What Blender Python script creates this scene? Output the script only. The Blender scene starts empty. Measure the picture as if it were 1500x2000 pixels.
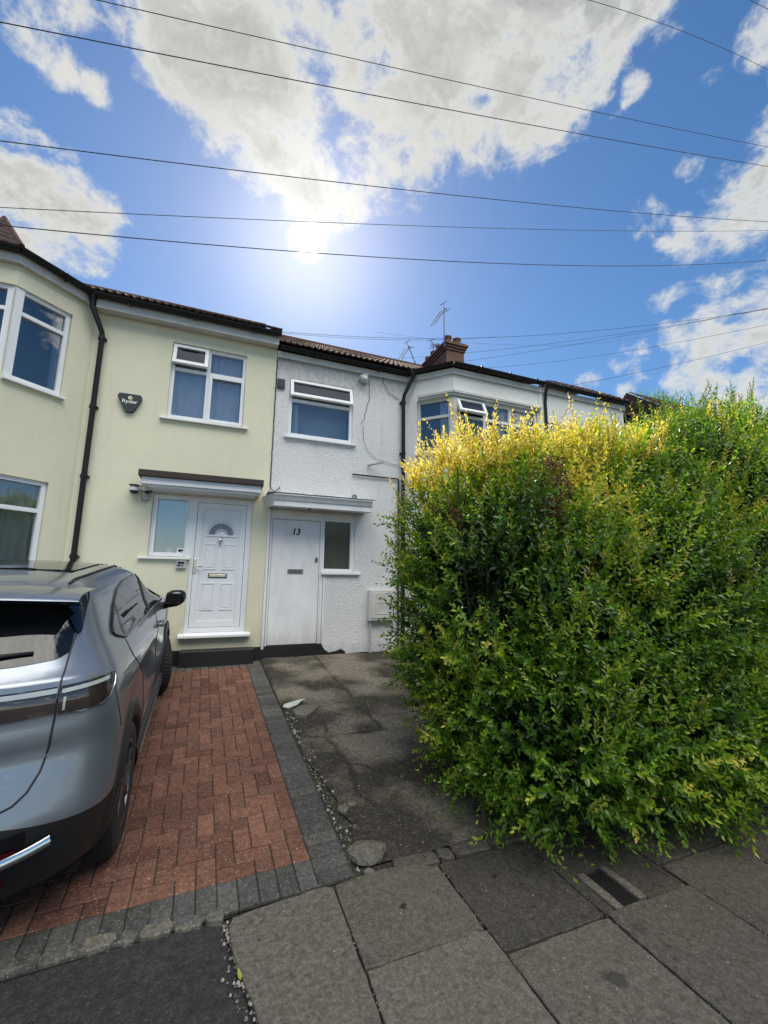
import bpy, math, random
import numpy as np
from mathutils import Vector, Matrix

# ---------------------------------------------------------------- camera, sky, sun, exposure
SC = bpy.context.scene
COL = SC.collection
YAW, PITCH, ROLL = math.radians(21.33), math.radians(9.21), math.radians(0.62)
CAMZ = 1.64
cyw, syw, cpt, spt = math.cos(YAW), math.sin(YAW), math.cos(PITCH), math.sin(PITCH)
FWD = Vector((syw*cpt, cyw*cpt, spt)); RGT = Vector((cyw, -syw, 0)); UPV = RGT.cross(FWD)
RGT, UPV = RGT*math.cos(ROLL)+UPV*math.sin(ROLL), -RGT*math.sin(ROLL)+UPV*math.cos(ROLL)
cam = bpy.data.objects.new("camera", bpy.data.cameras.new("camera")); COL.objects.link(cam)
m = Matrix.Identity(4)
for i in range(3):
    m[i][0] = RGT[i]; m[i][1] = UPV[i]; m[i][2] = -FWD[i]
m[2][3] = CAMZ
cam.matrix_world = m
cam.data.sensor_fit = 'HORIZONTAL'; cam.data.sensor_width = 36; cam.data.lens = 808/1500*36
cam.data.clip_start = 0.05; cam.data.clip_end = 2000
SC.camera = cam
SC.view_settings.view_transform = 'Standard'; SC.view_settings.look = 'None'
SC.view_settings.gamma = 1; SC.view_settings.use_curve_mapping = False
SC.view_settings.exposure = 0.62
SUN_EL, SUN_AZ = math.radians(41.7), math.radians(9.0)   # azimuth from +Y towards +X
SUN_DIR = Vector((math.sin(SUN_AZ)*math.cos(SUN_EL), math.cos(SUN_AZ)*math.cos(SUN_EL), math.sin(SUN_EL)))
sl = bpy.data.lights.new("sun", 'SUN'); sl.energy = 4.2; sl.angle = math.radians(0.53); sl.color = (1, .93, .8)
sun = bpy.data.objects.new("sun", sl); COL.objects.link(sun)
sun.rotation_euler = SUN_DIR.to_track_quat('Z', 'Y').to_euler(); sun.location = (0, 20, 20)

class NT:
    """tiny node-tree helper"""
    def __init__(s, nt): s.t = nt; nt.nodes.clear()
    def n(s, ty, ins=None, **kw):
        nd = s.t.nodes.new(ty)
        for k, v in kw.items(): setattr(nd, k, v)
        if ins:
            for k, v in ins.items():
                sock = nd.inputs[k]
                if isinstance(v, bpy.types.NodeSocket): s.t.links.new(v, sock)
                elif isinstance(v, bpy.types.Node): s.t.links.new(v.outputs[0], sock)
                else:
                    if sock.type == 'RGBA' and len(v) == 3: v = (*v, 1)
                    sock.default_value = v
        return nd
    def math(s, op, a, b=0.0, c=0.0, clamp=False):
        return s.n('ShaderNodeMath', {0: a, 1: b, 2: c}, operation=op, use_clamp=clamp).outputs[0]
    def vmath(s, op, a, b=(0, 0, 0), out=0):
        return s.n('ShaderNodeVectorMath', {0: a, 1: b}, operation=op).outputs[out]
    def mix(s, f, a, b, ty='MIX'):
        nd = s.n('ShaderNodeMix', {0: f, 6: a, 7: b}, data_type='RGBA', blend_type=ty)
        return nd.outputs[2]
    def noise(s, vec, scale, detail=4, rough=.55, dist=0, out=0):
        return s.n('ShaderNodeTexNoise', {'Vector': vec, 'Scale': scale, 'Detail': detail, 'Roughness': rough, 'Distortion': dist}).outputs[out]
    def ramp(s, f, lo, hi, a=0.0, b=1.0, smooth=True):
        nd = s.n('ShaderNodeMapRange', {0: f, 1: lo, 2: hi, 3: a, 4: b}, interpolation_type='SMOOTHSTEP' if smooth else 'LINEAR')
        return nd.outputs[0]

def pixdir(x, y):
    d = FWD + RGT*((x-750)/808) - UPV*((y-1000)/808)
    return d.normalized()

W = bpy.data.worlds.new("World"); SC.world = W; W.use_nodes = True
w = NT(W.node_tree)
sky = w.n('ShaderNodeTexSky', sky_type='NISHITA', sun_disc=False, sun_elevation=SUN_EL, sun_rotation=SUN_AZ, altitude=50, air_density=1.0, dust_density=0.25, ozone_density=2.5)
dirv = w.n('ShaderNodeTexCoord').outputs['Generated']
sep = w.n('ShaderNodeSeparateXYZ', {0: dirv})
# clouds stand on a flat layer overhead: direction divided by height gives the place on that layer
zc = w.math('MAXIMUM', sep.outputs[2], 0.02); zc = w.math('ADD', zc, 0.12)
lay = w.n('ShaderNodeCombineXYZ', {0: w.math('DIVIDE', sep.outputs[0], zc), 1: w.math('DIVIDE', sep.outputs[1], zc), 2: 0.0}).outputs[0]
# where the clouds stand in the sky: (heading of the middle, angular radius in degrees)
BL = [(330,0,150),(470,90,150),(640,190,190),(580,330,105),(700,330,95),(850,120,240),(840,290,95),(1020,90,190),(1180,0,120),(540,340,70),(950,240,95),(1290,0,70),
      (150,0,60),
      (60,20,55),(120,130,38),(180,168,30),(150,150,30),(60,80,50),
      (20,370,120),(110,420,115),(20,270,55),(20,470,100),(180,430,60),
      (1490,380,125),(1430,440,85),(1340,470,60),(1510,250,90),(1270,425,40),(1410,640,125),(1490,620,150),(1310,600,62),(1240,690,48),(1510,760,120),(1150,745,24),(1360,715,80),(1220,765,20),
      (1385,158,24),(1240,168,26),(1200,130,20),(1490,70,60),(1350,330,30)]
mask = None
for (x, y, r) in BL:
    c = pixdir(x, y); e = pixdir(x+(r if x < 750 else -r), y)
    cr = c.dot(e)
    dt = w.vmath('DOT_PRODUCT', dirv, tuple(c), out=1)
    k = min(1.15, .25 + r/150)
    v = w.math('MULTIPLY_ADD', dt, k/(1-cr), -cr*k/(1-cr))
    mask = v if mask is None else w.math('SMOOTH_MAX', mask, v, .25)
mask = w.math('MAXIMUM', mask, -1.6)
# unseen bright cumulus behind the camera, added to light the shaded house fronts
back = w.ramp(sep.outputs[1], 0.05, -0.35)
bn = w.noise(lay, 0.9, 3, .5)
back_fill = w.math('ADD', w.ramp(bn, .38, .62, -1.2, 1.1, False), w.ramp(sep.outputs[2], .45, .8, -.75, .5))
mask = w.n('ShaderNodeMix', {0: back, 2: mask, 3: back_fill}, data_type='FLOAT').outputs[0]
wisp = w.vmath('MULTIPLY', dirv, (1.0, 1.0, 1.35))
n1 = w.noise(wisp, 5.5, 12, .64, .25)
n2 = w.noise(w.vmath('ADD', wisp, (7.3, 2.1, 0)), 17.0, 10, .66, .3)
edge = w.math('ADD', w.math('MULTIPLY', w.math('SUBTRACT', n1, .5), 5.4), w.math('MULTIPLY', w.math('SUBTRACT', n2, .5), 3.0))
dens = w.math('ADD', mask, edge)
cov = w.ramp(dens, -0.2, 1.0)
thick = w.ramp(dens, 0.5, 1.8)
sd = w.vmath('DOT_PRODUCT', dirv, tuple(SUN_DIR), out=1)
near = w.ramp(sd, .72, 1.0)
ccol = w.mix(thick, (.93, .95, .93), (.33, .375, .40))
ccol = w.mix(w.math('MULTIPLY', w.ramp(n2, .45, .68), .45), ccol, (1.0, 1.0, .98))
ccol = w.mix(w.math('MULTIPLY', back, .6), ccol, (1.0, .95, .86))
ccol = w.mix(w.math('MULTIPLY', near, .45), ccol, (1.0, .97, .88))
cst = w.math('MULTIPLY_ADD', back, w.ramp(sep.outputs[2], .4, .8, .6, 4.2), 0.53)  # the added clouds behind are boosted to serve as fill light
cst = w.math('ADD', cst, w.math('MULTIPLY', w.math('POWER', w.ramp(sd, .955, 1.0), 2.0), .10))
skyc = w.n('ShaderNodeHueSaturation', {'Saturation': 1.22, 'Value': 1.0, 'Color': sky.outputs[0]}).outputs[0]
bsky = w.n('ShaderNodeBackground', {0: skyc, 1: 0.088})
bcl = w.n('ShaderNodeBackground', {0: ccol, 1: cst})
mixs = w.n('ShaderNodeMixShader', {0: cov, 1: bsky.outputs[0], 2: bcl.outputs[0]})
# the sun's own glare in the air
core = w.math('POWER', w.ramp(sd, math.cos(math.radians(2.9)), math.cos(math.radians(0.6)), 0, 1, False), 4.0)
halo = w.math('POWER', w.ramp(sd, math.cos(math.radians(20)), 1.0, 0, 1, False), 6.0)
gl = w.math('ADD', w.math('MULTIPLY', core, 1.7), w.math('MULTIPLY', halo, .17))
gb = w.n('ShaderNodeBackground', {0: (1, .93, .88), 1: gl})
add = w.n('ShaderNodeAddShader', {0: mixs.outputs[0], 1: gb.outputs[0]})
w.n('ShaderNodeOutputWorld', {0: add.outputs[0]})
SC.cycles.use_denoising = True
SC.cycles.max_bounces = 8; SC.cycles.transparent_max_bounces = 12
SC.cycles.sample_clamp_indirect = 6

# ---------------------------------------------------------------- helpers
rng = np.random.default_rng(7); random.seed(7)

class MB:
    """collects faces with a material slot and a per-vertex tone"""
    def __init__(s): s.v = []; s.f = []; s.m = []; s.t = []
    def add(s, vs, fs, mat=0, tone=0.5):
        o = len(s.v); s.v += [tuple(p) for p in vs]
        s.t += [tone]*len(vs)
        for f in fs: s.f.append(tuple(i+o for i in f)); s.m.append(mat)
    def box(s, L, u0, u1, d0, d1, z0, z1, mat=0, tone=.5):
        P = [L(u, d, z) for u in (u0, u1) for d in (d0, d1) for z in (z0, z1)]
        s.add(P, [(0,1,3,2),(4,6,7,5),(0,4,5,1),(2,3,7,6),(0,2,6,4),(1,5,7,3)], mat, tone)
    def quad(s, a, b, c, d, mat=0, tone=.5): s.add([a, b, c, d], [(0,1,2,3)], mat, tone)
    def prism(s, L, poly, d0, d1, mat=0, tone=.5):
        """poly in (u,z), extruded from depth d0 to d1"""
        n = len(poly)
        P = [L(u, d0, z) for u, z in poly]+[L(u, d1, z) for u, z in poly]
        s.add(P, [tuple(range(n)), tuple(range(2*n-1, n-1, -1))]+[(i, (i+1) % n, n+(i+1) % n, n+i) for i in range(n)], mat, tone)
    def tube(s, pts, r, k=8, mat=0, cap=True, tone=.5):
        pts = [Vector(p) for p in pts]; rr = r if isinstance(r, (list, tuple)) else [r]*len(pts)
        o = len(s.v); n = len(pts); ref = Vector((0, 0, 1))
        for i, p in enumerate(pts):
            t = (pts[min(i+1, n-1)]-pts[max(i-1, 0)]).normalized()
            rf = ref if abs(t.dot(ref)) < .95 else Vector((0, 1, 0))
            a = t.cross(rf).normalized(); b = t.cross(a)
            for j in range(k):
                an = 2*math.pi*j/k
                s.v.append(tuple(p+(a*math.cos(an)+b*math.sin(an))*rr[i])); s.t.append(tone)
        for i in range(n-1):
            for j in range(k):
                s.f.append((o+i*k+j, o+i*k+(j+1) % k, o+(i+1)*k+(j+1) % k, o+(i+1)*k+j)); s.m.append(mat)
        if cap:
            s.f.append(tuple(o+j for j in range(k))); s.m.append(mat)
            s.f.append(tuple(o+(n-1)*k+j for j in reversed(range(k)))); s.m.append(mat)
    def lathe(s, c, ax, prof, k=32, mat=0, tone=.5):
        """prof: (radius, offset along ax)"""
        ax = Vector(ax).normalized(); rf = Vector((0, 0, 1)) if abs(ax.z) < .9 else Vector((0, 1, 0))
        a = ax.cross(rf).normalized(); b = ax.cross(a); c = Vector(c); o = len(s.v)
        for r, h in prof:
            for j in range(k):
                an = 2*math.pi*j/k; s.v.append(tuple(c+ax*h+(a*math.cos(an)+b*math.sin(an))*r)); s.t.append(tone)
        for i in range(len(prof)-1):
            for j in range(k):
                s.f.append((o+i*k+j, o+i*k+(j+1) % k, o+(i+1)*k+(j+1) % k, o+(i+1)*k+j)); s.m.append(mat)
    def grid(s, P, mat=0, tone=.5):
        """P: 2D list of points"""
        o = len(s.v); h = len(P); ww = len(P[0])
        for row in P:
            for p in row: s.v.append(tuple(p)); s.t.append(tone)
        for i in range(h-1):
            for j in range(ww-1):
                s.f.append((o+i*ww+j, o+i*ww+j+1, o+(i+1)*ww+j+1, o+(i+1)*ww+j)); s.m.append(mat)
    def build(s, name, mats, parent=None, smooth=False, bevel=0, **tags):
        me = bpy.data.meshes.new(name)
        V = np.array(s.v, dtype=float)
        c = (V.min(0)+V.max(0))/2
        if parent is None: c[2] = V[:, 2].min()
        V = V-c
        me.from_pydata(V.tolist(), [], s.f); me.update()
        if not isinstance(mats, (list, tuple)): mats = [mats]
        for mt in mats: me.materials.append(mt)
        me.polygons.foreach_set('material_index', np.array(s.m, dtype=np.int32))
        at = me.attributes.new('tone', 'FLOAT', 'POINT'); at.data.foreach_set('value', np.array(s.t, dtype=np.float32))
        if smooth: me.polygons.foreach_set('use_smooth', np.ones(len(s.f), dtype=bool))
        ob = bpy.data.objects.new(name, me); COL.objects.link(ob)
        base = Vector((0, 0, 0))
        if parent is not None:
            ob.parent = parent
            q = parent
            while q is not None and q not in LOCALROOTS: base += q.location; q = q.parent
        ob.location = Vector(c)-base
        if bevel:
            md = ob.modifiers.new('b', 'BEVEL'); md.width = bevel; md.segments = 2; md.limit_method = 'ANGLE'; md.angle_limit = .6
            md.harden_normals = False
        if smooth == 'auto':
            md = None
            me.polygons.foreach_set('use_smooth', np.ones(len(s.f), dtype=bool))
            try: me.set_sharp_from_angle(angle=math.radians(38))
            except Exception: pass
        tag(ob, **tags)
        return ob
LOCALROOTS = []      # things whose parts are given in the thing's own coordinates
def tag(o, label=None, cat=None, group=None, kind=None):
    if label: o['label'] = label
    if cat: o['category'] = cat
    if group: o['group'] = group
    if kind: o['kind'] = kind
def empty(name, loc, label, cat, group=None):
    o = bpy.data.objects.new(name, None); COL.objects.link(o); o.location = loc; o.empty_display_size = .2
    tag(o, label, cat, group); return o
def frame(ox, oy, dx, dy):
    """local wall frame: u along the wall, d outward (to the right of u), z up"""
    l = math.hypot(dx, dy); ux, uy = dx/l, dy/l
    return lambda u, d, z: (ox+ux*u+uy*d, oy+uy*u-ux*d, z)
FY = 6.85
LF = frame(0, FY, 1, 0)        # the main facade: d grows towards the street
IDL = lambda x, y, z: (x, y, z)
def gz(y): return max(0.0, .094*(y-2.5))     # the drive climbs towards the houses

# ---------------------------------------------------------------- materials
def mat(name, fn):
    mm = bpy.data.materials.new(name); mm.use_nodes = True
    k = NT(mm.node_tree); sh = fn(k)
    out = k.n('ShaderNodeOutputMaterial', {0: sh}); return mm
def pos(k): return k.n('ShaderNodeNewGeometry').outputs['Position']
def obc(k): return k.n('ShaderNodeTexCoord').outputs['Object']
def tone(k): return k.n('ShaderNodeAttribute', attribute_name='tone').outputs['Fac']
def bump(k, h, st, dist=.01): return k.n('ShaderNodeBump', {'Height': h, 'Strength': st, 'Distance': dist}).outputs[0]
def pbr(k, **kw):
    nm = {'c': 'Base Color', 'r': 'Roughness', 'm': 'Metallic', 'n': 'Normal', 's': 'Specular IOR Level', 'coat': 'Coat Weight', 'cr': 'Coat Roughness', 'e': 'Emission Color', 'es': 'Emission Strength', 'ior': 'IOR', 't': 'Transmission Weight'}
    return k.n('ShaderNodeBsdfPrincipled', {nm[a]: b for a, b in kw.items()}).outputs[0]
def render_wall(c1, c2, bs, bd, bst, rough, grime=.5, streak=True):
    def f(k):
        p = pos(k)
        big = k.noise(p, .9, 5, .6); fine = k.noise(p, 9, 6, .65)
        c = k.mix(k.ramp(big, .3, .7), c1, c2)
        c = k.mix(k.math('MULTIPLY', k.ramp(fine, .5, .85), .35), c, tuple(x*.8 for x in c1))
        # water marks running down below sills and ledges
        st = k.noise(k.vmath('MULTIPLY', p, (7, 7, .55)), 1.0, 5, .6)
        c = k.mix(k.math('MULTIPLY', k.ramp(st, .56, .8), grime), c, tuple(x*.55 for x in c1))
        # splash dirt near the ground
        z = k.n('ShaderNodeSeparateXYZ', {0: p}).outputs[2]
        d = k.math('MULTIPLY', k.ramp(k.math('ADD', z, k.math('MULTIPLY', fine, -.5)), .9, .35), k.math('MULTIPLY', grime, 1.0))
        c = k.mix(d, c, (.16, .15, .13))
        h = k.noise(p, bs, 5, .6)
        return pbr(k, c=c, r=rough, s=.25, n=bump(k, h, bst, bd))
    return f
def rough_wall(k):
    p = pos(k)
    big = k.noise(p, 1.1, 5, .62); fine = k.noise(p, 12, 5, .6)
    c = k.mix(k.ramp(big, .3, .7), (.92, .915, .91), (.86, .86, .86))
    st = k.noise(k.vmath('MULTIPLY', p, (6, 6, .6)), 1.0, 6, .65)
    c = k.mix(k.math('MULTIPLY', k.ramp(st, .56, .82), .38), c, (.46, .45, .42))
    z = k.n('ShaderNodeSeparateXYZ', {0: p}).outputs[2]
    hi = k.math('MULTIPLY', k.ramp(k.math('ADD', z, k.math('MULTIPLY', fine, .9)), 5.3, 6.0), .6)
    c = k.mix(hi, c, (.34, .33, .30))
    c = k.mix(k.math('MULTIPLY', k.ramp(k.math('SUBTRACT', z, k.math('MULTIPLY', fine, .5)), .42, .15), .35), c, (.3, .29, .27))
    vo = k.n('ShaderNodeTexVoronoi', {'Vector': k.vmath('ADD', p, k.vmath('SCALE', k.noise(p, 20, 2, .5, out=1), (0, 0, 0))), 'Scale': 42.0, 'Randomness': 1.0}, feature='SMOOTH_F1').outputs['Distance']
    h1 = k.noise(p, 30, 3, .55, 1.6); h = k.math('ADD', k.math('MULTIPLY', k.ramp(h1, .38, .62), .8), k.math('MULTIPLY', vo, -.7))
    pit = k.ramp(h1, .33, .42)
    c = k.mix(k.math('MULTIPLY', k.math('SUBTRACT', 1.0, pit), .22), c, (.4, .4, .4))
    spk = k.ramp(k.noise(p, 55, 2, .6), .70, .76)
    c = k.mix(k.math('MULTIPLY', spk, k.math('MULTIPLY', k.ramp(z, 3.2, 5.5), .6)), c, (.2, .19, .17))
    return pbr(k, c=c, r=.85, s=.2, n=bump(k, h, .9, .011))
def simple(c, r=.5, m=0, var=.25, sc=6, bst=.15, s=.5, coat=0):
    def f(k):
        p = pos(k); nz = k.noise(p, sc, 5, .6)
        cc = k.mix(k.math('MULTIPLY', k.ramp(nz, .4, .75), var), c, tuple(x*.45 for x in c))
        return pbr(k, c=cc, r=k.math('MULTIPLY_ADD', nz, .15, r-.07), m=m, s=s, coat=coat, n=bump(k, k.noise(p, sc*12, 3, .6), bst, .002))
    return f
def dirty_wood(k):
    p = pos(k); big = k.noise(k.vmath('MULTIPLY', p, (3, 3, 1.2)), 1.3, 6, .65); fine = k.noise(k.vmath('MULTIPLY', p, (30, 30, 3)), 1, 5, .6)
    c = k.mix(k.ramp(big, .35, .7), (.84, .84, .85), (.74, .73, .73))
    z = k.n('ShaderNodeSeparateXYZ', {0: p}).outputs[2]
    c = k.mix(k.math('MULTIPLY', k.ramp(k.math('ADD', z, k.math('MULTIPLY', big, -.5)), .65, .35), .35), c, (.25, .24, .23))
    sc_ = k.ramp(k.noise(k.vmath('MULTIPLY', p, (4, 4, 9)), 2.2, 8, .75, .6), .66, .72)
    c = k.mix(k.math('MULTIPLY', sc_, .5), c, (.22, .2, .2))
    c = k.mix(k.math('MULTIPLY', k.ramp(fine, .6, .8), .25), c, (.25, .23, .22))
    return pbr(k, c=c, r=.5, s=.4, n=bump(k, fine, .25, .003))
def roof_tiles(c1, c2):
    def f(k):
        p = pos(k); t = tone(k)
        c = k.mix(t, c1, c2)
        n = k.noise(p, 5, 6, .7)
        c = k.mix(k.math('MULTIPLY', k.ramp(n, .45, .7), .7), c, (.045, .04, .035))
        l = k.ramp(k.noise(p, 16, 6, .7), .6, .7)
        c = k.mix(k.math('MULTIPLY', l, .6), c, (.30, .29, .24))
        return pbr(k, c=c, r=.92, s=.12, n=bump(k, k.noise(p, 60, 4, .6), .5, .006))
    return f
def glass(tint=(.9, .95, 1), rf=.17, rough=.01, wav=.0006):
    def f(k):
        p = pos(k)
        nb = bump(k, k.noise(p, 1.7, 2, .5), .35, .01)
        lw = k.n('ShaderNodeLayerWeight', {'Blend': .35}).outputs['Fresnel']
        fac = k.math('MULTIPLY_ADD', lw, .6, rf, True)
        g = k.n('ShaderNodeBsdfGlossy', {'Color': (1, 1, 1), 'Roughness': rough, 'Normal': nb})
        tr = k.n('ShaderNodeBsdfTransparent', {'Color': tint})
        return k.n('ShaderNodeMixShader', {0: fac, 1: tr, 2: g}).outputs[0]
    return f
def curtain(c):
    def f(k):
        n = k.noise(pos(k), 14, 4, .6)
        cc = k.mix(n, c, tuple(x*.75 for x in c))
        a = k.n('ShaderNodeBsdfDiffuse', {0: cc}); b = k.n('ShaderNodeBsdfTranslucent', {0: cc})
        return k.n('ShaderNodeMixShader', {0: .35, 1: a, 2: b}).outputs[0]
    return f
def brick(k):
    p = pos(k); sx = k.n('ShaderNodeSeparateXYZ', {0: p})
    v = k.n('ShaderNodeCombineXYZ', {0: k.math('ADD', sx.outputs[0], sx.outputs[1]), 1: sx.outputs[2], 2: 0.0})
    bt = k.n('ShaderNodeTexBrick', {'Vector': v, 'Color1': (.20, .075, .05), 'Color2': (.13, .05, .035), 'Mortar': (.20, .17, .14), 'Scale': 1.0, 'Mortar Size': .008, 'Brick Width': .225, 'Row Height': .075, 'Bias': 0.0})
    c = k.mix(k.math('MULTIPLY', k.ramp(k.noise(p, 7, 6, .7), .45, .7), .7), bt.outputs['Color'], (.06, .05, .045))
    return pbr(k, c=c, r=.85, n=bump(k, k.math('ADD', k.math('MULTIPLY', bt.outputs['Fac'], -1.0), k.math('MULTIPLY', k.noise(p, 60, 4, .6), .5)), .7, .008))
M = {}
M['yellow'] = mat('yellow_render', render_wall((.73, .70, .52), (.675, .65, .485), 70, .004, .35, .75, .22))
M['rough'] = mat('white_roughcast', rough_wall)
M['baywhite'] = mat('white_bay_render', render_wall((.78, .78, .74), (.68, .68, .65), 45, .008, .6, .8, .55))
M['cream'] = mat('cream_paint', simple((.62, .60, .42), .6, var=.12))
M['pvc'] = mat('white_pvc', simple((.78, .79, .81), .3, var=.10, sc=3, bst=.05))
M['fascia'] = mat('aged_white_board', simple((.60, .59, .56), .45, var=.35, sc=4, bst=.1))
M['oldwood'] = mat('dirty_white_wood', dirty_wood)
M['black'] = mat('black_plastic', simple((.012, .012, .013), .5, var=.3, s=.3))
M['felt'] = mat('brown_felt', simple((.045, .032, .028), .8, var=.4, sc=30))
M['plinth'] = mat('black_masonry_paint', simple((.014, .014, .016), .45, var=.4, sc=8, bst=.6))
M['tile'] = mat('clay_tiles', roof_tiles((.14, .065, .052), (.075, .042, .038)))
M['tiledark'] = mat('dark_tiles', roof_tiles((.12, .07, .06), (.07, .045, .045)))
M['glass'] = mat('window_glass', glass())
M['glassdark'] = mat('dark_window_glass', glass((.7, .8, .9), .18))
M['glassdim'] = mat('dim_glass', lambda k: pbr(k, c=(.035, .045, .065), r=.05, s=.10))
M['frosted'] = mat('frosted_glass', glass((.6, .7, .68), .25, .12))
M['room'] = mat('dark_room', simple((.05, .05, .055), .9))
M['net'] = mat('net_curtain', curtain((.80, .84, .92)))
M['greycurt'] = mat('grey_curtain', curtain((.50, .52, .50)))
M['brick'] = mat('chimney_brick', brick)
M['pot'] = mat('terracotta', simple((.20, .08, .05), .8, var=.5, sc=9))
M['metal'] = mat('aerial_metal', simple((.22, .22, .23), .4, m=.8))
M['chrome'] = mat('chrome', simple((.75, .75, .74), .15, m=1.0, var=.1, bst=0))
M['gold'] = mat('pale_gold_metal', simple((.72, .66, .48), .25, m=1.0, var=.1, bst=0))
M['grey'] = mat('grey_plastic', simple((.42, .43, .43), .4, var=.15))
M['dgrey'] = mat('slate_grey_plastic', simple((.028, .032, .040), .5, var=.15))
M['cable'] = mat('cable_black', simple((.02, .02, .022), .5))
M['sealdark'] = mat('rubber_seal', simple((.02, .02, .022), .6))
M['oldglass'] = mat('dusty_dark_glass', lambda k: pbr(k, c=k.mix(k.noise(pos(k), 6, 5, .6), (.06, .068, .062), (.085, .09, .08)), r=.22, s=.6))
M['white'] = mat('white_paint', simple((.8, .8, .8), .5, var=.08))
M['ink'] = mat('black_ink', simple((.01, .01, .012), .5))
M['logo'] = mat('pale_logo_print', simple((.75, .76, .70), .5, var=.05))
M['logoy'] = mat('yellow_logo_print', simple((.65, .62, .15), .5, var=.05))

# ---------------------------------------------------------------- walls, windows, doors
def wall(mb, L, u0, u1, z0, z1, holes, depth=.07, room=.5, mt=0, mroom=1):
    """a wall face with real openings: reveals and a dark room behind each"""
    us = sorted({u0, u1, *[h[0] for h in holes], *[h[1] for h in holes]})
    zs = sorted({z0, z1, *[h[2] for h in holes], *[h[3] for h in holes]})
    for i in range(len(us)-1):
        for j in range(len(zs)-1):
            a, b, c, d = us[i], us[i+1], zs[j], zs[j+1]
            if any(h[0] <= a+1e-6 and b <= h[1]+1e-6 and h[2] <= c+1e-6 and d <= h[3]+1e-6 for h in holes): continue
            mb.quad(L(a, 0, c), L(b, 0, c), L(b, 0, d), L(a, 0, d), mt)
    for h in holes:
        a, b, c, d = h[:4]
        if len(h) > 4: continue      # an opening of more than one rectangle: its reveals are given apart
        for P in (((a, c), (a, d)), ((b, d), (b, c)), ((a, d), (b, d)), ((b, c), (a, c))):
            (p, q), (r_, s_) = P
            mb.quad(L(p, 0, q), L(p, -depth-.06, q), L(r_, -depth-.06, s_), L(r_, 0, s_), mt)
        e = .02
        A, B, C_, D_ = a-e, b+e, c-e, d+e
        y0, y1 = -depth-.055, -depth-room
        mb.quad(L(A, y1, C_), L(B, y1, C_), L(B, y1, D_), L(A, y1, D_), mroom)
        for P in (((A, C_), (A, D_)), ((B, D_), (B, C_)), ((A, D_), (B, D_)), ((B, C_), (A, C_))):
            (p, q), (r_, s_) = P
            mb.quad(L(p, y0, q), L(p, y1, q), L(r_, y1, s_), L(r_, y0, s_), mroom)

def reveal(mb, L, poly, depth, room=.5, mt=0, mroom=1):
    """reveals and room behind an opening with any outline (u,z)"""
    for (a, c), (b, d) in zip(poly, poly[1:]+poly[:1]):
        mb.quad(L(a, 0, c), L(b, 0, d), L(b, -depth-.06, d), L(a, -depth-.06, c), mt)
    us = [p[0] for p in poly]; zs = [p[1] for p in poly]
    mb.box(L, min(us)-.02, max(us)+.02, -depth-room, -depth-.062, min(zs)-.02, max(zs)+.02, mroom)
def bars(mb, L, u0, u1, z0, z1, w, d0, d1, mt=0):
    mb.box(L, u0, u0+w, d0, d1, z0, z1, mt); mb.box(L, u1-w, u1, d0, d1, z0, z1, mt)
    mb.box(L, u0+w, u1-w, d0, d1, z0, z0+w, mt); mb.box(L, u0+w, u1-w, d0, d1, z1-w, z1, mt)

def win(parent, L, u0, u1, z0, z1, mull=(), trans=(), depth=.06, cur=None, curgap=None, gl='glass', fm='pvc', sill=True, fw=.055, sillw=.08, vent=None, casement=None, panes=None, sash=(), curside=None):
    """window > frame, pane, sill, curtain, casement"""
    fr = MB(); D0, D1 = -depth-.05, -depth+.01
    bars(fr, L, u0, u1, z0, z1, fw, D0, D1)
    for (u, a, b) in mull: fr.box(L, u-fw/2, u+fw/2, D0, D1-.001, a, b)
    for (z, a, b) in trans: fr.box(L, a, b, D0, D1-.002, z-fw/2, z+fw/2)
    for (a, b, c, d) in sash: bars(fr, L, a, b, c, d, .05, D1, D1+.018)
    wd = fr.build('window', M[fm], parent, bevel=.004)
    pn = MB()
    for (a, b, c, d) in (panes or [(u0+.02, u1-.02, z0+.02, z1-.02)]):
        pn.quad(L(a, D0+.022, c), L(b, D0+.022, c), L(b, D0+.022, d), L(a, D0+.022, d))
    pn.build('pane', M[gl], wd)
    if sill:
        s_ = MB(); s_.prism(lambda u, d, z: L(d, u, z), [(-depth, z0-.045), (.055, z0-.05), (.055, z0-.022), (-depth, z0+.002)], u0-sillw, u1+sillw)
        s_.build('sill', M[fm], wd, bevel=.003)
    if cur:
        for (a, b, c, d) in (curside or [(u0+.03, u1-.03, z0+.02, z1-.02)]):
            cm = MB(); n = max(8, int((b-a)*60)); P = []
            for j in range(2):
                P.append([L(a+(b-a)*i/n, -depth-.09+.018*math.sin(i*1.1+.7*math.sin(i*.37))*(.6+.4*math.sin(i*.21)), (c, d)[j]) for i in range(n+1)])
            cm.grid(P); cm.build('curtain', M[cur], wd, smooth=True)
    if vent:
        v_ = MB(); v_.box(L, vent[0], vent[1], D1+.0165, D1+.03, vent[2]-.009, vent[2]+.009); v_.build('trickle_vent', M['dgrey'], wd)
    if casement:
        # top-hung light, pushed open at the bottom
        a, b, c, d, ang = casement
        def LC(u, dd, z):
            r = d-z; ca, sa = math.cos(ang), math.sin(ang)
            return L(u, D1+.012+r*sa+dd*ca, d-r*ca+dd*sa)
        cs = MB(); bars(cs, LC, a, b, c, d, .055, -.045, .012); co = cs.build('casement', M[fm], wd, bevel=.004)
        pp = MB(); pp.quad(LC(a+.03, -.02, c+.03), LC(b-.03, -.02, c+.03), LC(b-.03, -.02, d-.03), LC(a+.03, -.02, d-.03)); pp.build('pane', M['glassdim'], wd)
        if casement and vent: pass
    return wd

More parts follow.
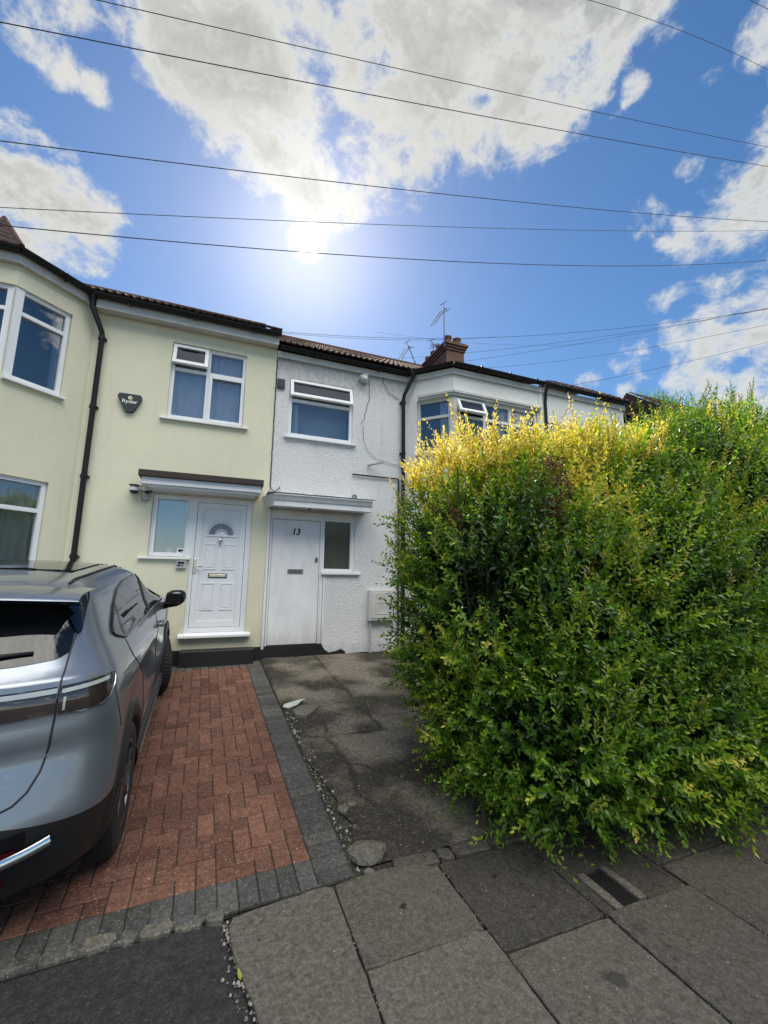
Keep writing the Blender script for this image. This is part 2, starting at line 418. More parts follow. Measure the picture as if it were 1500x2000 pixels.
def gutter_run(mb, pts, r=.058, mt=0):
    """half-round gutter along a polyline at its top edge"""
    n = 7
    for i in range(len(pts)-1):
        a, b = Vector(pts[i]), Vector(pts[i+1]); t = (b-a).normalized(); o = Vector((t.y, -t.x, 0)).normalized()
        rows = []
        for j in range(n+1):
            an = math.pi*j/n
            off = o*(math.cos(an)*r)+Vector((0, 0, -math.sin(an)*r))
            rows.append([a+off, b+off])
        mb.grid(rows, mt)
        rows2 = [[p*1.0+Vector((0, 0, 0)) for p in rw] for rw in rows]
        inner = []
        for j in range(n+1):
            an = math.pi*j/n
            off = o*(math.cos(an)*(r-.006))+Vector((0, 0, -math.sin(an)*(r-.006)))
            inner.append([b+off, a+off])
        mb.grid(inner, mt)
        L_ = (b-a).length; k = max(1, int(L_/.85))
        for q in range(k):
            c = a+t*(L_*(q+.5)/k)
            for an0 in (0,):
                ring = [c+o*(math.cos(math.pi*j/n)*(r+.007))+Vector((0, 0, -math.sin(math.pi*j/n)*(r+.007))) for j in range(n+1)]
                mb.tube([p for p in ring], .009, 5, mt)
            mb.box(IDL, c.x-.012, c.x+.012, c.y-.02, c.y+.03, c.z-r-.035, c.z-r+.002, mt)

def tile_plane(mb, A, B, up, nc, expo, roll=.165, amp=.022, step=.02, mt=0, clip=None, verge=0):
    """corrugated tile courses from the eave A-B up the slope vector `up` (unit)"""
    A, B, up = Vector(A), Vector(B), Vector(up).normalized(); t = (B-A); Lw = t.length; t.normalize()
    nrm = t.cross(up).normalized()
    if nrm.z < 0: nrm = -nrm
    n = int(Lw/roll*6)
    hs = [0.0]*(n+1)
    for i in range(n+1):
        ph = (Lw*i/n)/roll*2*math.pi
        hs[i] = amp*max(0, math.sin(ph))**.8+.004*math.sin(ph)
    for c in range(nc):
        jit = random.uniform(-.004, .004)
        for a, b in ((0, 1),):
            lo = [A+t*(Lw*i/n)+up*(c*expo-.03)+nrm*(hs[i]+step+jit) for i in range(n+1)]
            lo0 = [A+t*(Lw*i/n)+up*(c*expo-.03)+nrm*(hs[i]+jit-.002) for i in range(n+1)]
            hi = [A+t*(Lw*i/n)+up*((c+1)*expo)+nrm*(hs[i]*1.0) for i in range(n+1)]
            o = len(mb.v)
            for k_, row in enumerate((lo0, lo, hi)):
                for i, p in enumerate(row):
                    mb.v.append(tuple(p)); ti = int((Lw*i/n)/roll/2+.25); mb.t.append(random.Random(c*977+ti).random())
            for k_ in range(2):
                for i in range(n):
                    mb.f.append((o+k_*(n+1)+i, o+k_*(n+1)+i+1, o+(k_+1)*(n+1)+i+1, o+(k_+1)*(n+1)+i)); mb.m.append(mt)

# ---------------------------------------------------------------- house with yellow render
ZE = 5.55     # underside of the yellow house's eaves
h11 = empty('terraced_house', (-1.9, 6.85, .4), 'pale yellow rendered terraced house with white panelled door and grey brown tiled roof', 'house', 'terraced houses in the row')
WINU = (-.935, .18, 4.07, 5.315); DOOR = (-1.0, .42, 1.93, 2.865); DOORB = (-.445, .42, .80, 1.93)
mb = MB()
wall(mb, LF, -1.99, .66, .58, 5.62, [WINU, (-1.0, .42, 1.93, 2.865, 1), (-.445, .42, .80, 1.93, 1)], depth=.05)
reveal(mb, LF, [(-1.0, 1.93), (-1.0, 2.865), (.42, 2.865), (.42, .80), (-.445, .80), (-.445, 1.93)], .05)
# the hole of the door reaches lower than that of its sidelight: one pocket behind both
L11s = frame(-2.68, 6.17, .69, .68); SW = math.hypot(.69, .68)
L11f = frame(-4.80, 6.17, 1, 0)
SU = (.04, .665); S1 = (4.08, 5.31); S0 = (1.35, 2.86)
wall(mb, L11s, 0, SW, .25, 5.62, [(0.0, .67, *S1), (0.0, .67, *S0)], depth=.05, room=.4)
wall(mb, L11f, 0, 2.12, .25, 5.62, [(.25, 2.12, *S1), (.25, 2.12, *S0)], depth=.05, room=.4)
mb.box(IDL, -4.8, .64, 6.9+.45, 14.5, .3, 5.5, 0)
for z in (4.08, 1.35):
    pass
mb.build('wall', [M['yellow'], M['room']], h11)
pb = MB(); pb.box(IDL, -1.99, -.47, 6.838, 6.87, .2, .592); pb.box(IDL, .555, .668, 6.838, 6.87, .2, .592); pb.box(IDL, -.47, .555, 6.838, 6.87, .2, .589)
pb.build('plinth', M['plinth'], h11)
st = MB(); st.box(IDL, -.46, .545, 6.625, 6.836, .2, .605); st.build('doorstep', M['plinth'], h11, bevel=.012)
# first-floor window with four lights, the top left one ajar
u0, u1, z0, z1 = WINU; um = -.395; zt = 4.895
win(h11, LF, u0, u1, z0, z1, mull=[(um, z0+.055, z1-.055)], trans=[(zt, u0+.055, um-.028), (zt, um+.028, u1-.055)], depth=.05,
    cur='net', vent=(-.80, -.56, 5.235), casement=(u0+.012, um-.012, 4.955, z1-.012, .20), sash=[(um+.02, u1-.012, z0+.012, zt-.02)],
    panes=[(u0+.04, um-.01, z0+.03, zt-.01), (um+.04, u1-.04, z0+.04, zt-.01), (um+.01, u1-.04, zt+.01, z1-.04)])
# bay windows
for (za, zb, cur, ztr) in ((S1[0], S1[1], None, 4.99), (S0[0], S0[1], 'greycurt', 2.47)):
    win(h11, L11s, .035, .665, za, zb, trans=[(ztr, .09, .61)], depth=.045, cur=cur, gl='glassdark' if not cur else 'glass', sillw=.03,
        curside=[(.06, .64, za+.05, zb-.05)])
    win(h11, L11f, .25, 2.085, za, zb, mull=[(.85, za+.055, zb-.055), (1.5, za+.055, zb-.055)], trans=[(ztr, .30, .825), (ztr, .875, 1.475), (ztr, 1.525, 2.03)], depth=.045, cur=cur, gl='glassdark' if not cur else 'glass', sillw=.03)
    cp = MB(); cp.prism(lambda u, d, z: (u, d, z), [(0, 0)]*0 or [(-2.76, za), (-2.66, za), (-2.66, zb), (-2.76, zb)], 6.2, 6.24)
    # angled white corner post
    P = [(-2.77, 6.205), (-2.68, 6.19), (-2.615, 6.26), (-2.66, 6.31), (-2.77, 6.27)]
    v = [(x, y, za) for x, y in P]+[(x, y, zb) for x, y in P]; n = len(P)
    cp = MB(); cp.add(v, [tuple(range(n)), tuple(range(2*n-1, n-1, -1))]+[(i, (i+1) % n, n+(i+1) % n, n+i) for i in range(n)])
    cp.build('corner_post', M['pvc'], h11)
# inner side of a light curtain, standing open in the upper bay window
cm = MB(); P = [[L11s(.56+.05*i/6, -.14-.05*math.sin(i), z) for i in range(7)] for z in (4.1, 5.3)]; cm.grid(P); cm.build('curtain', M['net'], h11)
# front door with its sidelight
fr = MB(); D0, D1 = -.105, -.035
fr.box(LF, -1.0, -.93, D0, D1, 1.93, 2.865); fr.box(LF, -.93, -.52, D0, D1, 1.93, 1.995); fr.box(LF, -.93, -.52, D0, D1, 2.79, 2.865)
fr.box(LF, -.52, -.385, D0, D1, 1.93, 2.865); fr.box(LF, -.445, -.385, D0, D1, .83, 1.93); fr.box(LF, .335, .42, D0, D1, .83, 2.865)
fr.box(LF, -.385, .335, D0, D1, 2.78, 2.865); fr.box(LF, -.385, .335, D0, D1, .83, .90)
fr.prism(lambda u, d, z: LF(d, u, z), [(-.1, .77), (.09, .765), (.09, .80), (-.05, .83), (-.1, .83)], -.505, .487)
# thin raised strips round the outside of the frame
bars(fr, LF, -.99, -.508, 1.94, 2.855, .018, D1, D1+.008)
df = fr.build('door_frame', M['pvc'], h11, bevel=.004)
sl_ = MB(); sl_.prism(lambda u, d, z: LF(d, u, z), [(-.05, 1.90), (.05, 1.895), (.05, 1.915), (-.05, 1.932)], -1.11, -.43); sl_.build('sill', M['pvc'], df)
g = MB(); g.quad(LF(-.94, -.08, 1.985), LF(-.51, -.08, 1.985), LF(-.51, -.08, 2.80), LF(-.94, -.08, 2.80)); g.build('sidelight_pane', M['frosted'], df)
lf = MB(); l0, l1, b0, b1 = -.380, .330, .905, 2.775; E = -.06
lf.box(LF, l0, l1, -.10, E, b0, b1)
bars(lf, LF, l0, l1, b0, b1, .075, E, E+.018); bars(lf, LF, l0+.075, l1-.075, b0+.075, b1-.075, .02, E, E+.010)
def mould(mb, a, b, c, d, w=.016, h=.009, dd=None):
    dd = E if dd is None else dd
    bars(mb, LF, a, b, c, d, w, dd, dd+h); mb.box(LF, a+.032, b-.032, dd, dd+.006, c+.032, d-.032)
for (a, b, c, d) in ((-.25, -.065, 1.755, 2.15), (.02, .205, 1.755, 2.15), (-.25, -.065, 1.15, 1.555), (.02, .205, 1.15, 1.555)): mould(lf, a, b, c, d)
# fanlight moulding
cx, cz = -.022, 2.29
def arc(r, a0=0, a1=math.pi, n=22): return [(cx+r*math.cos(a0+(a1-a0)*i/n), cz+r*math.sin(a0+(a1-a0)*i/n)) for i in range(n+1)]
def ringstrip(mb, r0, r1, d0, d1, mt=0, n=22):
    A_, B_ = arc(r0, n=n), arc(r1, n=n)
    for i in range(n):
        mb.prism(LF, [A_[i], A_[i+1], B_[i+1], B_[i]], d0, d1, mt)
ringstrip(lf, .205, .232, E, E+.012); ringstrip(lf, .180, .194, E, E+.008); lf.box(LF, cx-.232, cx+.232, E, E+.012, 2.262, 2.289)
ringstrip(lf, .070, .092, E, E+.011)
leaf = lf.build('door', M['pvc'], h11, bevel=.002)
g = MB(); A_, B_ = arc(.092), arc(.180)
for i in range(22): g.quad(LF(A_[i][0], E+.003, A_[i][1]), LF(B_[i][0], E+.003, B_[i][1]), LF(B_[i+1][0], E+.003, B_[i+1][1]), LF(A_[i+1][0], E+.003, A_[i+1][1]))
g.build('fanlight', mat('leaded_glass', lambda k: pbr(k, c=k.mix(k.ramp(k.noise(pos(k), 60, 2, .5), .45, .6), (.05, .07, .09), (.16, .19, .23)), r=.12, s=.8)), leaf)
kn = MB(); kn.lathe(LF(-.03, E+.02, 2.205), (0, -1, 0), [(0, 0), (.034, 0), (.034, .01), (.02, .022), (0, .026)], 20)
kn.tube([LF(-.03, E+.02, 2.205+.03), LF(-.03, E+.03, 2.255), LF(-.03, E+.015, 2.29)], [.014, .010, .004], 8)
kn.tube([LF(-.03, E+.02, 2.18), LF(-.03, E+.03, 2.145), LF(-.03, E+.015, 2.11)], [.014, .010, .004], 8)
kn.lathe(LF(-.03, E+.04, 2.205), (1, 0, 0), [(.038, -.006), (.044, 0), (.038, .006), (.032, 0), (.038, -.006)], 24)
kn.build('knocker', M['chrome'], leaf, smooth=True)
hp = MB(); hp.box(LF, -.377, -.345, E+.018, E+.027, 1.69, 1.915); hp.build('handle_plate', M['gold'], leaf, bevel=.004)
hd = MB(); hd.tube([LF(-.361, E+.02, 1.80), LF(-.361, E+.055, 1.80), LF(-.345, E+.065, 1.80), LF(-.25, E+.062, 1.795)], [.009, .009, .011, .008], 10)
hd.lathe(LF(-.361, E+.026, 1.737), (0, -1, 0), [(0, .004), (.011, .004), (.011, 0)], 14); hd.build('handle', M['chrome'], leaf, smooth=True)
lb = MB(); lb.box(LF, -.165, .102, E+.001, E+.010, 1.632, 1.698); lbo = lb.build('letterbox_surround', M['ink'], leaf, bevel=.003)
lb = MB(); lb.box(LF, -.150, .088, E+.0105, E+.016, 1.645, 1.686); lb.build('letterbox_flap', M['gold'], leaf, bevel=.003)
# flat canopy over the door
c_ = MB(); c_.box(LF, -1.105, .50, 0, .40, 2.92, 3.02); c_.box(LF, -1.03, .44, .0, .36, 2.885, 2.92)
cv = c_.build('canopy', M['pvc'], h11, bevel=.004)
c_ = MB(); c_.box(LF, -1.145, .53, 0, .445, 3.021, 3.112); c_.build('canopy_roof', M['felt'], cv, bevel=.006)
# eaves: soffit, fascia, gutter
f = MB(); FYF = 6.85-.13
f.box(IDL, -1.96, .665, FYF-.02, 6.86, ZE, ZE+.02)
f.box(IDL, -1.96, .668, FYF-.04, FYF-.018, ZE-.012, ZE+.135)
bayf = [(-4.85, 6.12), (-2.665, 6.12), (-1.965, 6.81)]
def off(poly, r):
    out = []
    for i, p in enumerate(poly):
        a = poly[max(i-1, 0)]; b = poly[min(i+1, len(poly)-1)]
        ns = []
        for q, s_ in ((a, p), (p, b)):
            if q == s_: continue
            dx, dy = s_[0]-q[0], s_[1]-q[1]; l = math.hypot(dx, dy); ns.append((dy/l, -dx/l))
        nx = sum(n[0] for n in ns)/len(ns); ny = sum(n[1] for n in ns)/len(ns); l2 = nx*nx+ny*ny
        out.append((p[0]+nx*r/l2, p[1]+ny*r/l2))
    return out
def strip(mb, poly, r0, r1, z0, z1, mt=0):
    A_, B_ = off(poly, r0), off(poly, r1)
    for i in range(len(poly)-1):
        q = [A_[i], A_[i+1], B_[i+1], B_[i]]
        v = [(x, y, z0) for x, y in q]+[(x, y, z1) for x, y in q]
        mb.add(v, [(0,1,2,3),(7,6,5,4),(0,1,5,4),(1,2,6,5),(2,3,7,6),(3,0,4,7)], mt)
strip(f, bayf, 0, .022, ZE+.035, ZE+.155)
strip(f, bayf, -.2, .0, ZE+.036, ZE+.052)
f.build('fascia', M['fascia'], h11, bevel=.003)
g = MB(); gutter_run(g, [(-1.97, FYF-.105, ZE+.165), (.69, FYF-.105, ZE+.165)], .056)
gp = [(x, y, ZE+.195) for x, y in off(bayf, .085)]; gutter_run(g, gp, .056)
g.build('gutter', M['black'], h11, smooth='auto')
d = MB(); xp = -1.865
d.tube([(-2.0, 6.66, ZE+.14), (-2.0, 6.66, ZE+.02), (-1.99, 6.66, ZE-.04), (xp-.01, 6.775, ZE-.33), (xp, 6.79, ZE-.40), (xp, 6.79, 3.05)], .036, 12)
d.tube([(xp, 6.79, 3.05), (xp, 6.79, .32)], .036, 12)
for z in (5.12, 4.05, 3.02, 1.9): d.tube([(xp, 6.79, z-.03), (xp, 6.79, z+.03)], .043, 12); d.box(IDL, xp-.055, xp+.055, 6.80, 6.85, z-.012, z+.012)
d.lathe((-2.0, 6.66, ZE+.10), (0, 0, 1), [(.036, -.05), (.05, -.02), (.055, .06), (.055, .08)], 14)
d.build('downpipe', M['black'], h11, smooth='auto')
# roof
r = MB(); sl32 = (0, math.cos(math.radians(32)), math.sin(math.radians(32)))
tile_plane(r, (-5.0, FYF-.12, ZE+.21), (.70, FYF-.12, ZE+.21), sl32, 16, .30, roll=.105, amp=.015)
r.add([(.70, FYF-.13, ZE+.12), (.70, FYF-.13, ZE+.24), (.70, 11.0, ZE+.24+2.62), (.70, 11.0, ZE+2.5), (.64, FYF-.13, ZE+.12), (.64, FYF-.13, ZE+.24), (.64, 11.0, ZE+.24+2.62), (.64, 11, ZE+2.5)], [(0,1,2,3),(4,5,6,7),(0,1,5,4),(0,3,7,4)])
yr = FYF-.12+16*.3*math.cos(math.radians(32)); zr = ZE+.21+16*.3*math.sin(math.radians(32))
r.quad((-5, yr, zr), (.70, yr, zr), (.70, yr+4.0, zr-2.5), (-5, yr+4.0, zr-2.5))
r.tube([(-5, yr, zr-.02), (.7, yr, zr-.02)], .1, 10)
r.build('roof', M['tiledark'], h11)
# hipped roof of the bay
r = MB(); E0 = [(-4.95, 6.03), (-2.63, 6.03), (-1.90, 6.74)]
up1 = Vector((0, 1, 1.06)).normalized()
za = ZE+.22
base = Vector((-4.95, 6.03, za))
lo = [base+Vector((2.32*i/60, 0, .018*max(0, math.sin(i*1.6)))) for i in range(61)]
nC = 6
for c in range(nC):
    y0, y1 = c*.17, (c+1)*.17
    def row(y, dz): 
        xe = -2.63-.68*y/1.0
        return [(-4.95+(xe+4.95)*i/60, 6.03+y, za+1.06*y+.02*max(0, math.sin(i*1.5))+dz) for i in range(61)]
    r.grid([row(y0, 0.002), row(y0, .02), row(y1, 0)], tone=random.random())
A_ = (-2.63, 6.03, za); T = (-2.63-.68*1.02, 6.03+1.02, za+1.06*1.02)
r.tube([A_, T], .035, 8)
TL_ = (T[0], T[1], za-.02)
r.add([(A_[0], A_[1], za-.02), (-1.9, 6.74, za-.02), (-1.9, 7.6, za), TL_], [(0,1,2,3)])
r.add([(A_[0], A_[1], za-.02), A_, T, TL_], [(0,1,2,3)])
r.add([(-4.95, 7.05, za+1.08), T, (T[0], 8.6, za+1.1), (-4.95, 8.6, za+1.1)], [(0,1,2,3)])
r.build('bay_roof', M['tiledark'], h11)

# things fixed to it or standing in it
al = MB(); ALP = [(-1.572, 4.30), (-1.555, 4.318), (-1.30, 4.318), (-1.282, 4.305), (-1.278, 4.262), (-1.37, 4.065), (-1.385, 4.052), (-1.452, 4.052), (-1.468, 4.062), (-1.575, 4.262)]
ai = empty('alarm_box', LF(-1.425, 0, 4.05), 'dark grey shield shaped burglar alarm box on the yellow wall', 'alarm box')
mb = MB(); mb.prism(LF, ALP, .0, .05); mb.build('casing', M['dgrey'], ai, bevel=.008)
def text(body, size, L, u, d, z, matl, name, parent, shear=0, offset=0, sx=1, ext=.0015):
    cu = bpy.data.curves.new(name, 'FONT'); cu.body = body; cu.size = size; cu.align_x = 'CENTER'; cu.align_y = 'CENTER'; cu.shear = shear; cu.extrude = ext; cu.offset = offset
    tmp = bpy.data.objects.new(name+'_t', cu); COL.objects.link(tmp)
    me = bpy.data.meshes.new_from_object(tmp.evaluated_get(bpy.context.evaluated_depsgraph_get()))
    bpy.data.objects.remove(tmp)
    mb = MB(); mb.v = [L(u+v.co.x*sx, d+v.co.z, z+v.co.y) for v in me.vertices]; mb.t = [.5]*len(mb.v)
    for p in me.polygons: mb.f.append(tuple(p.vertices)); mb.m.append(0)
    return mb.build(name, matl, parent)
lg = MB()
lg.prism(LF, [(-1.447, 4.278), (-1.447, 4.248), (-1.42, 4.236), (-1.42, 4.262)], .05, .0535); lg.prism(LF, [(-1.447, 4.284), (-1.42, 4.268), (-1.396, 4.284), (-1.42, 4.296)], .05, .0535)
lg.build('emblem', M['logo'], ai)
lg = MB(); lg.prism(LF, [(-1.416, 4.262), (-1.416, 4.236), (-1.39, 4.25), (-1.39, 4.278)], .05, .0537); lg.build('emblem', M['logoy'], ai)
text('Ryder', .072, LF, -1.425, .0515, 4.205, M['logo'], 'lettering', ai, offset=.0015, sx=1.15)

cc = empty('security_camera', LF(-1.25, 0, 2.87), 'small white dome security camera on the yellow wall left of the floodlight', 'camera')
mb = MB(); mb.lathe(LF(-1.235, .0, 2.885), (0, -1, 0), [(.055, 0), (.055, .03), (.05, .04), (0, .04)], 20); mb.lathe(LF(-1.235, .085, 2.93), (0, 0, -1), [(0, 0), (.045, .0), (.062, .02), (.066, .05), (.062, .07)], 24); mb.tube([LF(-1.235, .03, 2.90), LF(-1.235, .085, 2.91)], .03, 10)
mb.build('housing', M['white'], cc, smooth='auto')
mb = MB(); mb.lathe(LF(-1.235, .085, 2.86), (0, 0, -1), [(.056, 0), (.052, .02), (.035, .042), (0, .052)], 24); mb.build('dome', mat('smoked_dome', simple((.01, .01, .012), .08, s=.8, bst=0)), cc, smooth=True)
mb = MB(); mb.prism(lambda u, d, z: LF(u, z, d), [(-1.30, .03), (-1.17, .03), (-1.17, .12), (-1.19, .17), (-1.28, .17), (-1.30, .12)], 2.936, 2.943); mb.build('visor', M['black'], cc)
fl = empty('floodlight', LF(-1.09, 0, 2.8), 'small black framed floodlight with motion sensor beside the canopy', 'floodlight')
mb = MB(); mb.box(LF, -1.155, -1.01, .05, .09, 2.865, 2.945); bars(mb, LF, -1.155, -1.01, 2.865, 2.945, .008, .09, .097); mb.tube([LF(-1.08, 0, 2.83), LF(-1.08, .05, 2.86)], .014, 8); mb.build('lamp_housing', M['black'], fl, bevel=.004)
mb = MB(); mb.box(LF, -1.146, -1.019, .0901, .093, 2.874, 2.936); mb.build('lamp_glass', mat('floodlight_glass', simple((.55, .55, .5), .2)), fl)
mb = MB(); mb.box(LF, -1.115, -1.045, 0, .04, 2.755, 2.84); mb.lathe(LF(-1.08, .045, 2.825), (0, 0, -1), [(.03, 0), (.028, .02), (0, .035)], 14); mb.build('sensor', M['grey'], fl, bevel=.006)
mb = MB(); mb.tube([LF(-1.14, .06, 2.87), LF(-1.15, .05, 2.80), LF(-1.135, .03, 2.735), LF(-1.10, .02, 2.72), LF(-1.07, .015, 2.735), LF(-1.065, .01, 2.76)], .004, 6); mb.build('wire', M['cable'], fl)
kp = empty('door_entry_keypad', LF(-.54, 0, 1.76), 'small grey keypad box on the yellow wall under the sidelight', 'keypad')
mb = MB(); mb.box(LF, -.607, -.472, 0, .04, 1.762, 1.888); mb.build('casing', M['grey'], kp, bevel=.006)
mb = MB(); mb.box(LF, -.59, -.50, .0401, .042, 1.83, 1.862); mb.box(LF, -.59, -.55, .0401, .042, 1.795, 1.82); mb.box(LF, -.54, -.51, .0401, .043, 1.80, 1.815, 0); mb.build('display', M['black'], kp)
bw = MB(); bw.lathe(LF(-.735, -.15, 1.99), (0, 0, 1), [(0, 0), (.055, 0), (.062, .07), (.058, .07), (.052, .01), (0, .01)], 24); bw.build('tub', M['white'], smooth='auto', label='white round tub standing behind the frosted sidelight', cat='tub')
sk = empty('window_sticker', LF(-.58, -.078, 2.0), 'white and black sticker in the corner of the sidelight', 'sticker')
mb = MB(); mb.box(LF, -.625, -.53, -.0785, -.0765, 1.995, 2.07); mb.build('sheet', M['white'], sk)
mb = MB(); mb.prism(LF, [(-.61, 2.045), (-.57, 2.052), (-.54, 2.038), (-.54, 2.018), (-.575, 2.02), (-.59, 2.008), (-.605, 2.018)], -.0765, -.0755); mb.prism(LF, [(-.60, 2.01), (-.555, 2.0), (-.545, 2.008), (-.59, 2.016)], -.0765, -.0756); mb.build('print', M['ink'], sk)

# ---------------------------------------------------------------- house number 13
ZW = 5.39
h13 = empty('terraced_house', (1.9, 6.85, .4), 'white roughcast terraced house numbered 13 with flush white door and clay tiled roof', 'house', 'terraced houses in the row')
W13 = (.905, 2.045, 4.03, 5.07)
mb = MB()
wall(mb, LF, .662, 3.13, .30, 5.45, [W13, (.70, 2.13, 1.755, 2.74, 1), (.70, 1.60, .59, 1.755, 1)], depth=.04)
reveal(mb, LF, [(.70, .59), (.70, 2.74), (2.13, 2.74), (2.13, 1.755), (1.60, 1.755), (1.60, .59)], .04)
L13s = frame(3.13, 6.85, .63, -.65); BS = math.hypot(.63, .65)
L13f = frame(3.76, 6.20, 1, 0)
mb.box(IDL, .70, 5.8, 7.35, 14.5, .3, 5.3, 0)
mb.build('wall', [M['rough'], M['room']], h13)
mb = MB(); B1 = (3.95, 4.97); B0 = (1.2, 2.7)
wall(mb, L13s, 0, BS, .2, 5.47, [(.20, BS, *B1), (.2, BS, *B0)], depth=.05, room=.4)
wall(mb, L13f, 0, 2.03, .2, 5.47, [(0, 1.93, *B1), (0, 1.93, *B0)], depth=.05, room=.4)
mb.box(L13f, 1.98, 2.06, .0, .012, .3, 5.40)
bw_ = mb.build('bay_wall', [M['baywhite'], M['room']], h13)
# cornice above the bay windows
mb = MB(); bp = [(3.13+.17, 6.85-.175), (3.76, 6.20), (5.74, 6.20)]
strip(mb, bp, -.01, .05, 4.975, 5.02); strip(mb, bp, -.01, .075, 5.02, 5.05); strip(mb, bp, -.01, .035, 5.05, 5.07); mb.build('cornice', M['fascia'], bw_, bevel=.004)
win(h13, L13s, .205, BS-.05, *B1, trans=[(4.62, .26, BS-.1)], depth=.03, fm='fascia', cur='net', curside=[(.62, .82, 4.0, 4.95)], gl='glass', sillw=.02)
win(h13, L13f, .05, 1.92, *B1, mull=[(.68, 3.99, 4.93), (1.27, 3.99, 4.93)], trans=[(4.62, .1, .66), (4.62, .70, 1.25), (4.62, 1.29, 1.87)], depth=.03, cur='net', curside=[(.95, 1.2, 4.0, 4.95), (1.5, 1.85, 4.0, 4.95)], casement=(.07, .66, 4.64, 4.955, .42), vent=(.2, .5, 4.925), sillw=.02,
    panes=[(.09, .66, 3.99, 4.6), (.70, 1.25, 3.99, 4.94), (1.29, 1.9, 3.99, 4.94)])
win(h13, L13s, .205, BS-.05, *B0, trans=[(2.3, .26, BS-.1)], depth=.03, cur=None, sillw=.02)
win(h13, L13f, .05, 1.92, *B0, mull=[(.68, 1.25, 2.65), (1.27, 1.25, 2.65)], trans=[(2.3, .1, .66), (2.3, .70, 1.25), (2.3, 1.29, 1.87)], depth=.03, cur=None, sillw=.02)
P = [(3.70, 6.235), (3.76, 6.18), (3.83, 6.18), (3.83, 6.26), (3.72, 6.29)]
for (za_, zb_) in (B1, B0):
    cpst = MB(); v = [(x, y, za_) for x, y in P]+[(x, y, zb_) for x, y in P]; n = 5
    cpst.add(v, [tuple(range(n)), tuple(range(2*n-1, n-1, -1))]+[(i, (i+1) % n, n+(i+1) % n, n+i) for i in range(n)])
    cpst.build('corner_post', M['fascia'], h13)
# spandrel panel with curly iron work between the bay windows
pn = MB(); R_ = .22; u0, u1, z0, z1 = .62, 1.68, 2.80, 3.72
poly = [(u0, z0), (u1, z0)]+[(u1-R_+R_*math.cos(a*math.pi/12), z1-R_+R_*math.sin(a*math.pi/12)) for a in range(7)]+[(u0+R_-R_*math.sin(a*math.pi/12), z1-R_+R_*math.cos(a*math.pi/12)) for a in range(7)]
pn.prism(L13f, poly, .012, .05); po = pn.build('spandrel_panel', M['cream'], h13, bevel=.004)
iw = MB()
for i in range(6):
    x = .70+.05*i; iw.tube([L13f(x+.35*t, .06, 3.2+.12*math.sin(t*5+i)+.04*i) for t in np.linspace(0, 1, 9)], .006, 5)
for i in range(5):
    cx_, cz_ = .78+.14*i, 2.98; iw.tube([L13f(cx_+.07*math.exp(-.15*t)*math.cos(t), .06, cz_+.09*math.exp(-.15*t)*math.sin(t)) for t in np.linspace(0, 9, 22)], .006, 5)
iw.build('ironwork', M['black'], po)
# first-floor window, the long top light ajar
u0, u1, z0, z1 = W13
win(h13, LF, u0, u1, z0, z1, trans=[(4.685, u0+.055, u1-.055)], depth=.035, cur=None, gl='glass', casement=(u0+.012, u1-.012, 4.735, z1-.012, .2), vent=(1.30, 1.58, 5.02), sillw=.06,
    panes=[(u0+.04, u1-.04, z0+.04, 4.67)])
cm = MB(); P = [[LF(x, -.16-.02*math.sin(x*40), z) for x in np.linspace(1.0, 1.09, 8)] for z in (4.1, 4.65)]; cm.grid(P); cm.build('curtain', M['net'], h13)
# door, frame, sidelight
fr = MB(); D0, D1 = -.10, -.02
fr.box(LF, .70, .745, D0, D1, .59, 2.74); fr.box(LF, 1.537, 1.61, D0, D1, .59, 2.74); fr.box(LF, .745, 1.537, D0, D1, 2.595, 2.74)
fr.box(LF, 1.61, 2.13, D0, D1, 2.60, 2.74); fr.box(LF, 2.065, 2.13, D0, D1, 1.755, 2.60); fr.box(LF, 1.61, 2.065, D0, D1, 1.755, 1.80)
fr.box(LF, .715, .738, D1, D1+.012, .59, 2.63); fr.box(LF, .738, 2.11, D1, D1+.012, 2.61, 2.63); fr.box(LF, 1.56, 1.59, D1, D1+.012, .59, 2.60); fr.box(LF, 2.09, 2.11, D1, D1+.012, 1.76, 2.61)
fr.box(LF, .662, .70, -.03, .018, .55, 2.76); fr.box(LF, 1.60, 1.625, -.02, .01, .59, 1.74)
f13 = fr.build('door_frame', M['oldwood'], h13, bevel=.004)
sl_ = MB(); sl_.prism(lambda u, d, z: LF(d, u, z), [(-.05, 1.71), (.045, 1.705), (.045, 1.745), (-.05, 1.757)], 1.565, 2.235); sl_.build('sill', M['oldwood'], f13, bevel=.003)
g = MB(); g.box(LF, 1.60, 2.08, -.085, -.075, 1.79, 2.62); g.build('sidelight_pane', M['oldglass'], f13)
dd = MB(); dd.box(LF, .75, 1.533, -.09, -.045, .60, 2.59); d13 = dd.build('door', M['oldwood'], h13, bevel=.003)
lb = MB(); bars(lb, LF, 1.02, 1.27, 1.71, 1.785, .014, -.045, -.037); lb.box(LF, 1.04, 1.25, -.045, -.041, 1.726, 1.768); lb.build('letterbox', M['metal'], d13, bevel=.002)
lb = MB(); lb.box(LF, 1.465, 1.505, -.045, -.03, 1.91, 1.985); lb.lathe(LF(1.485, -.03, 1.965), (0, -1, 0), [(0, .012), (.013, .012), (.015, 0)], 14); lb.build('lock', M['metal'], d13, bevel=.003)
text('13', .145, LF, 1.128, -.043, 2.395, M['ink'], 'house_number', d13, shear=.2, offset=.005, sx=.95)
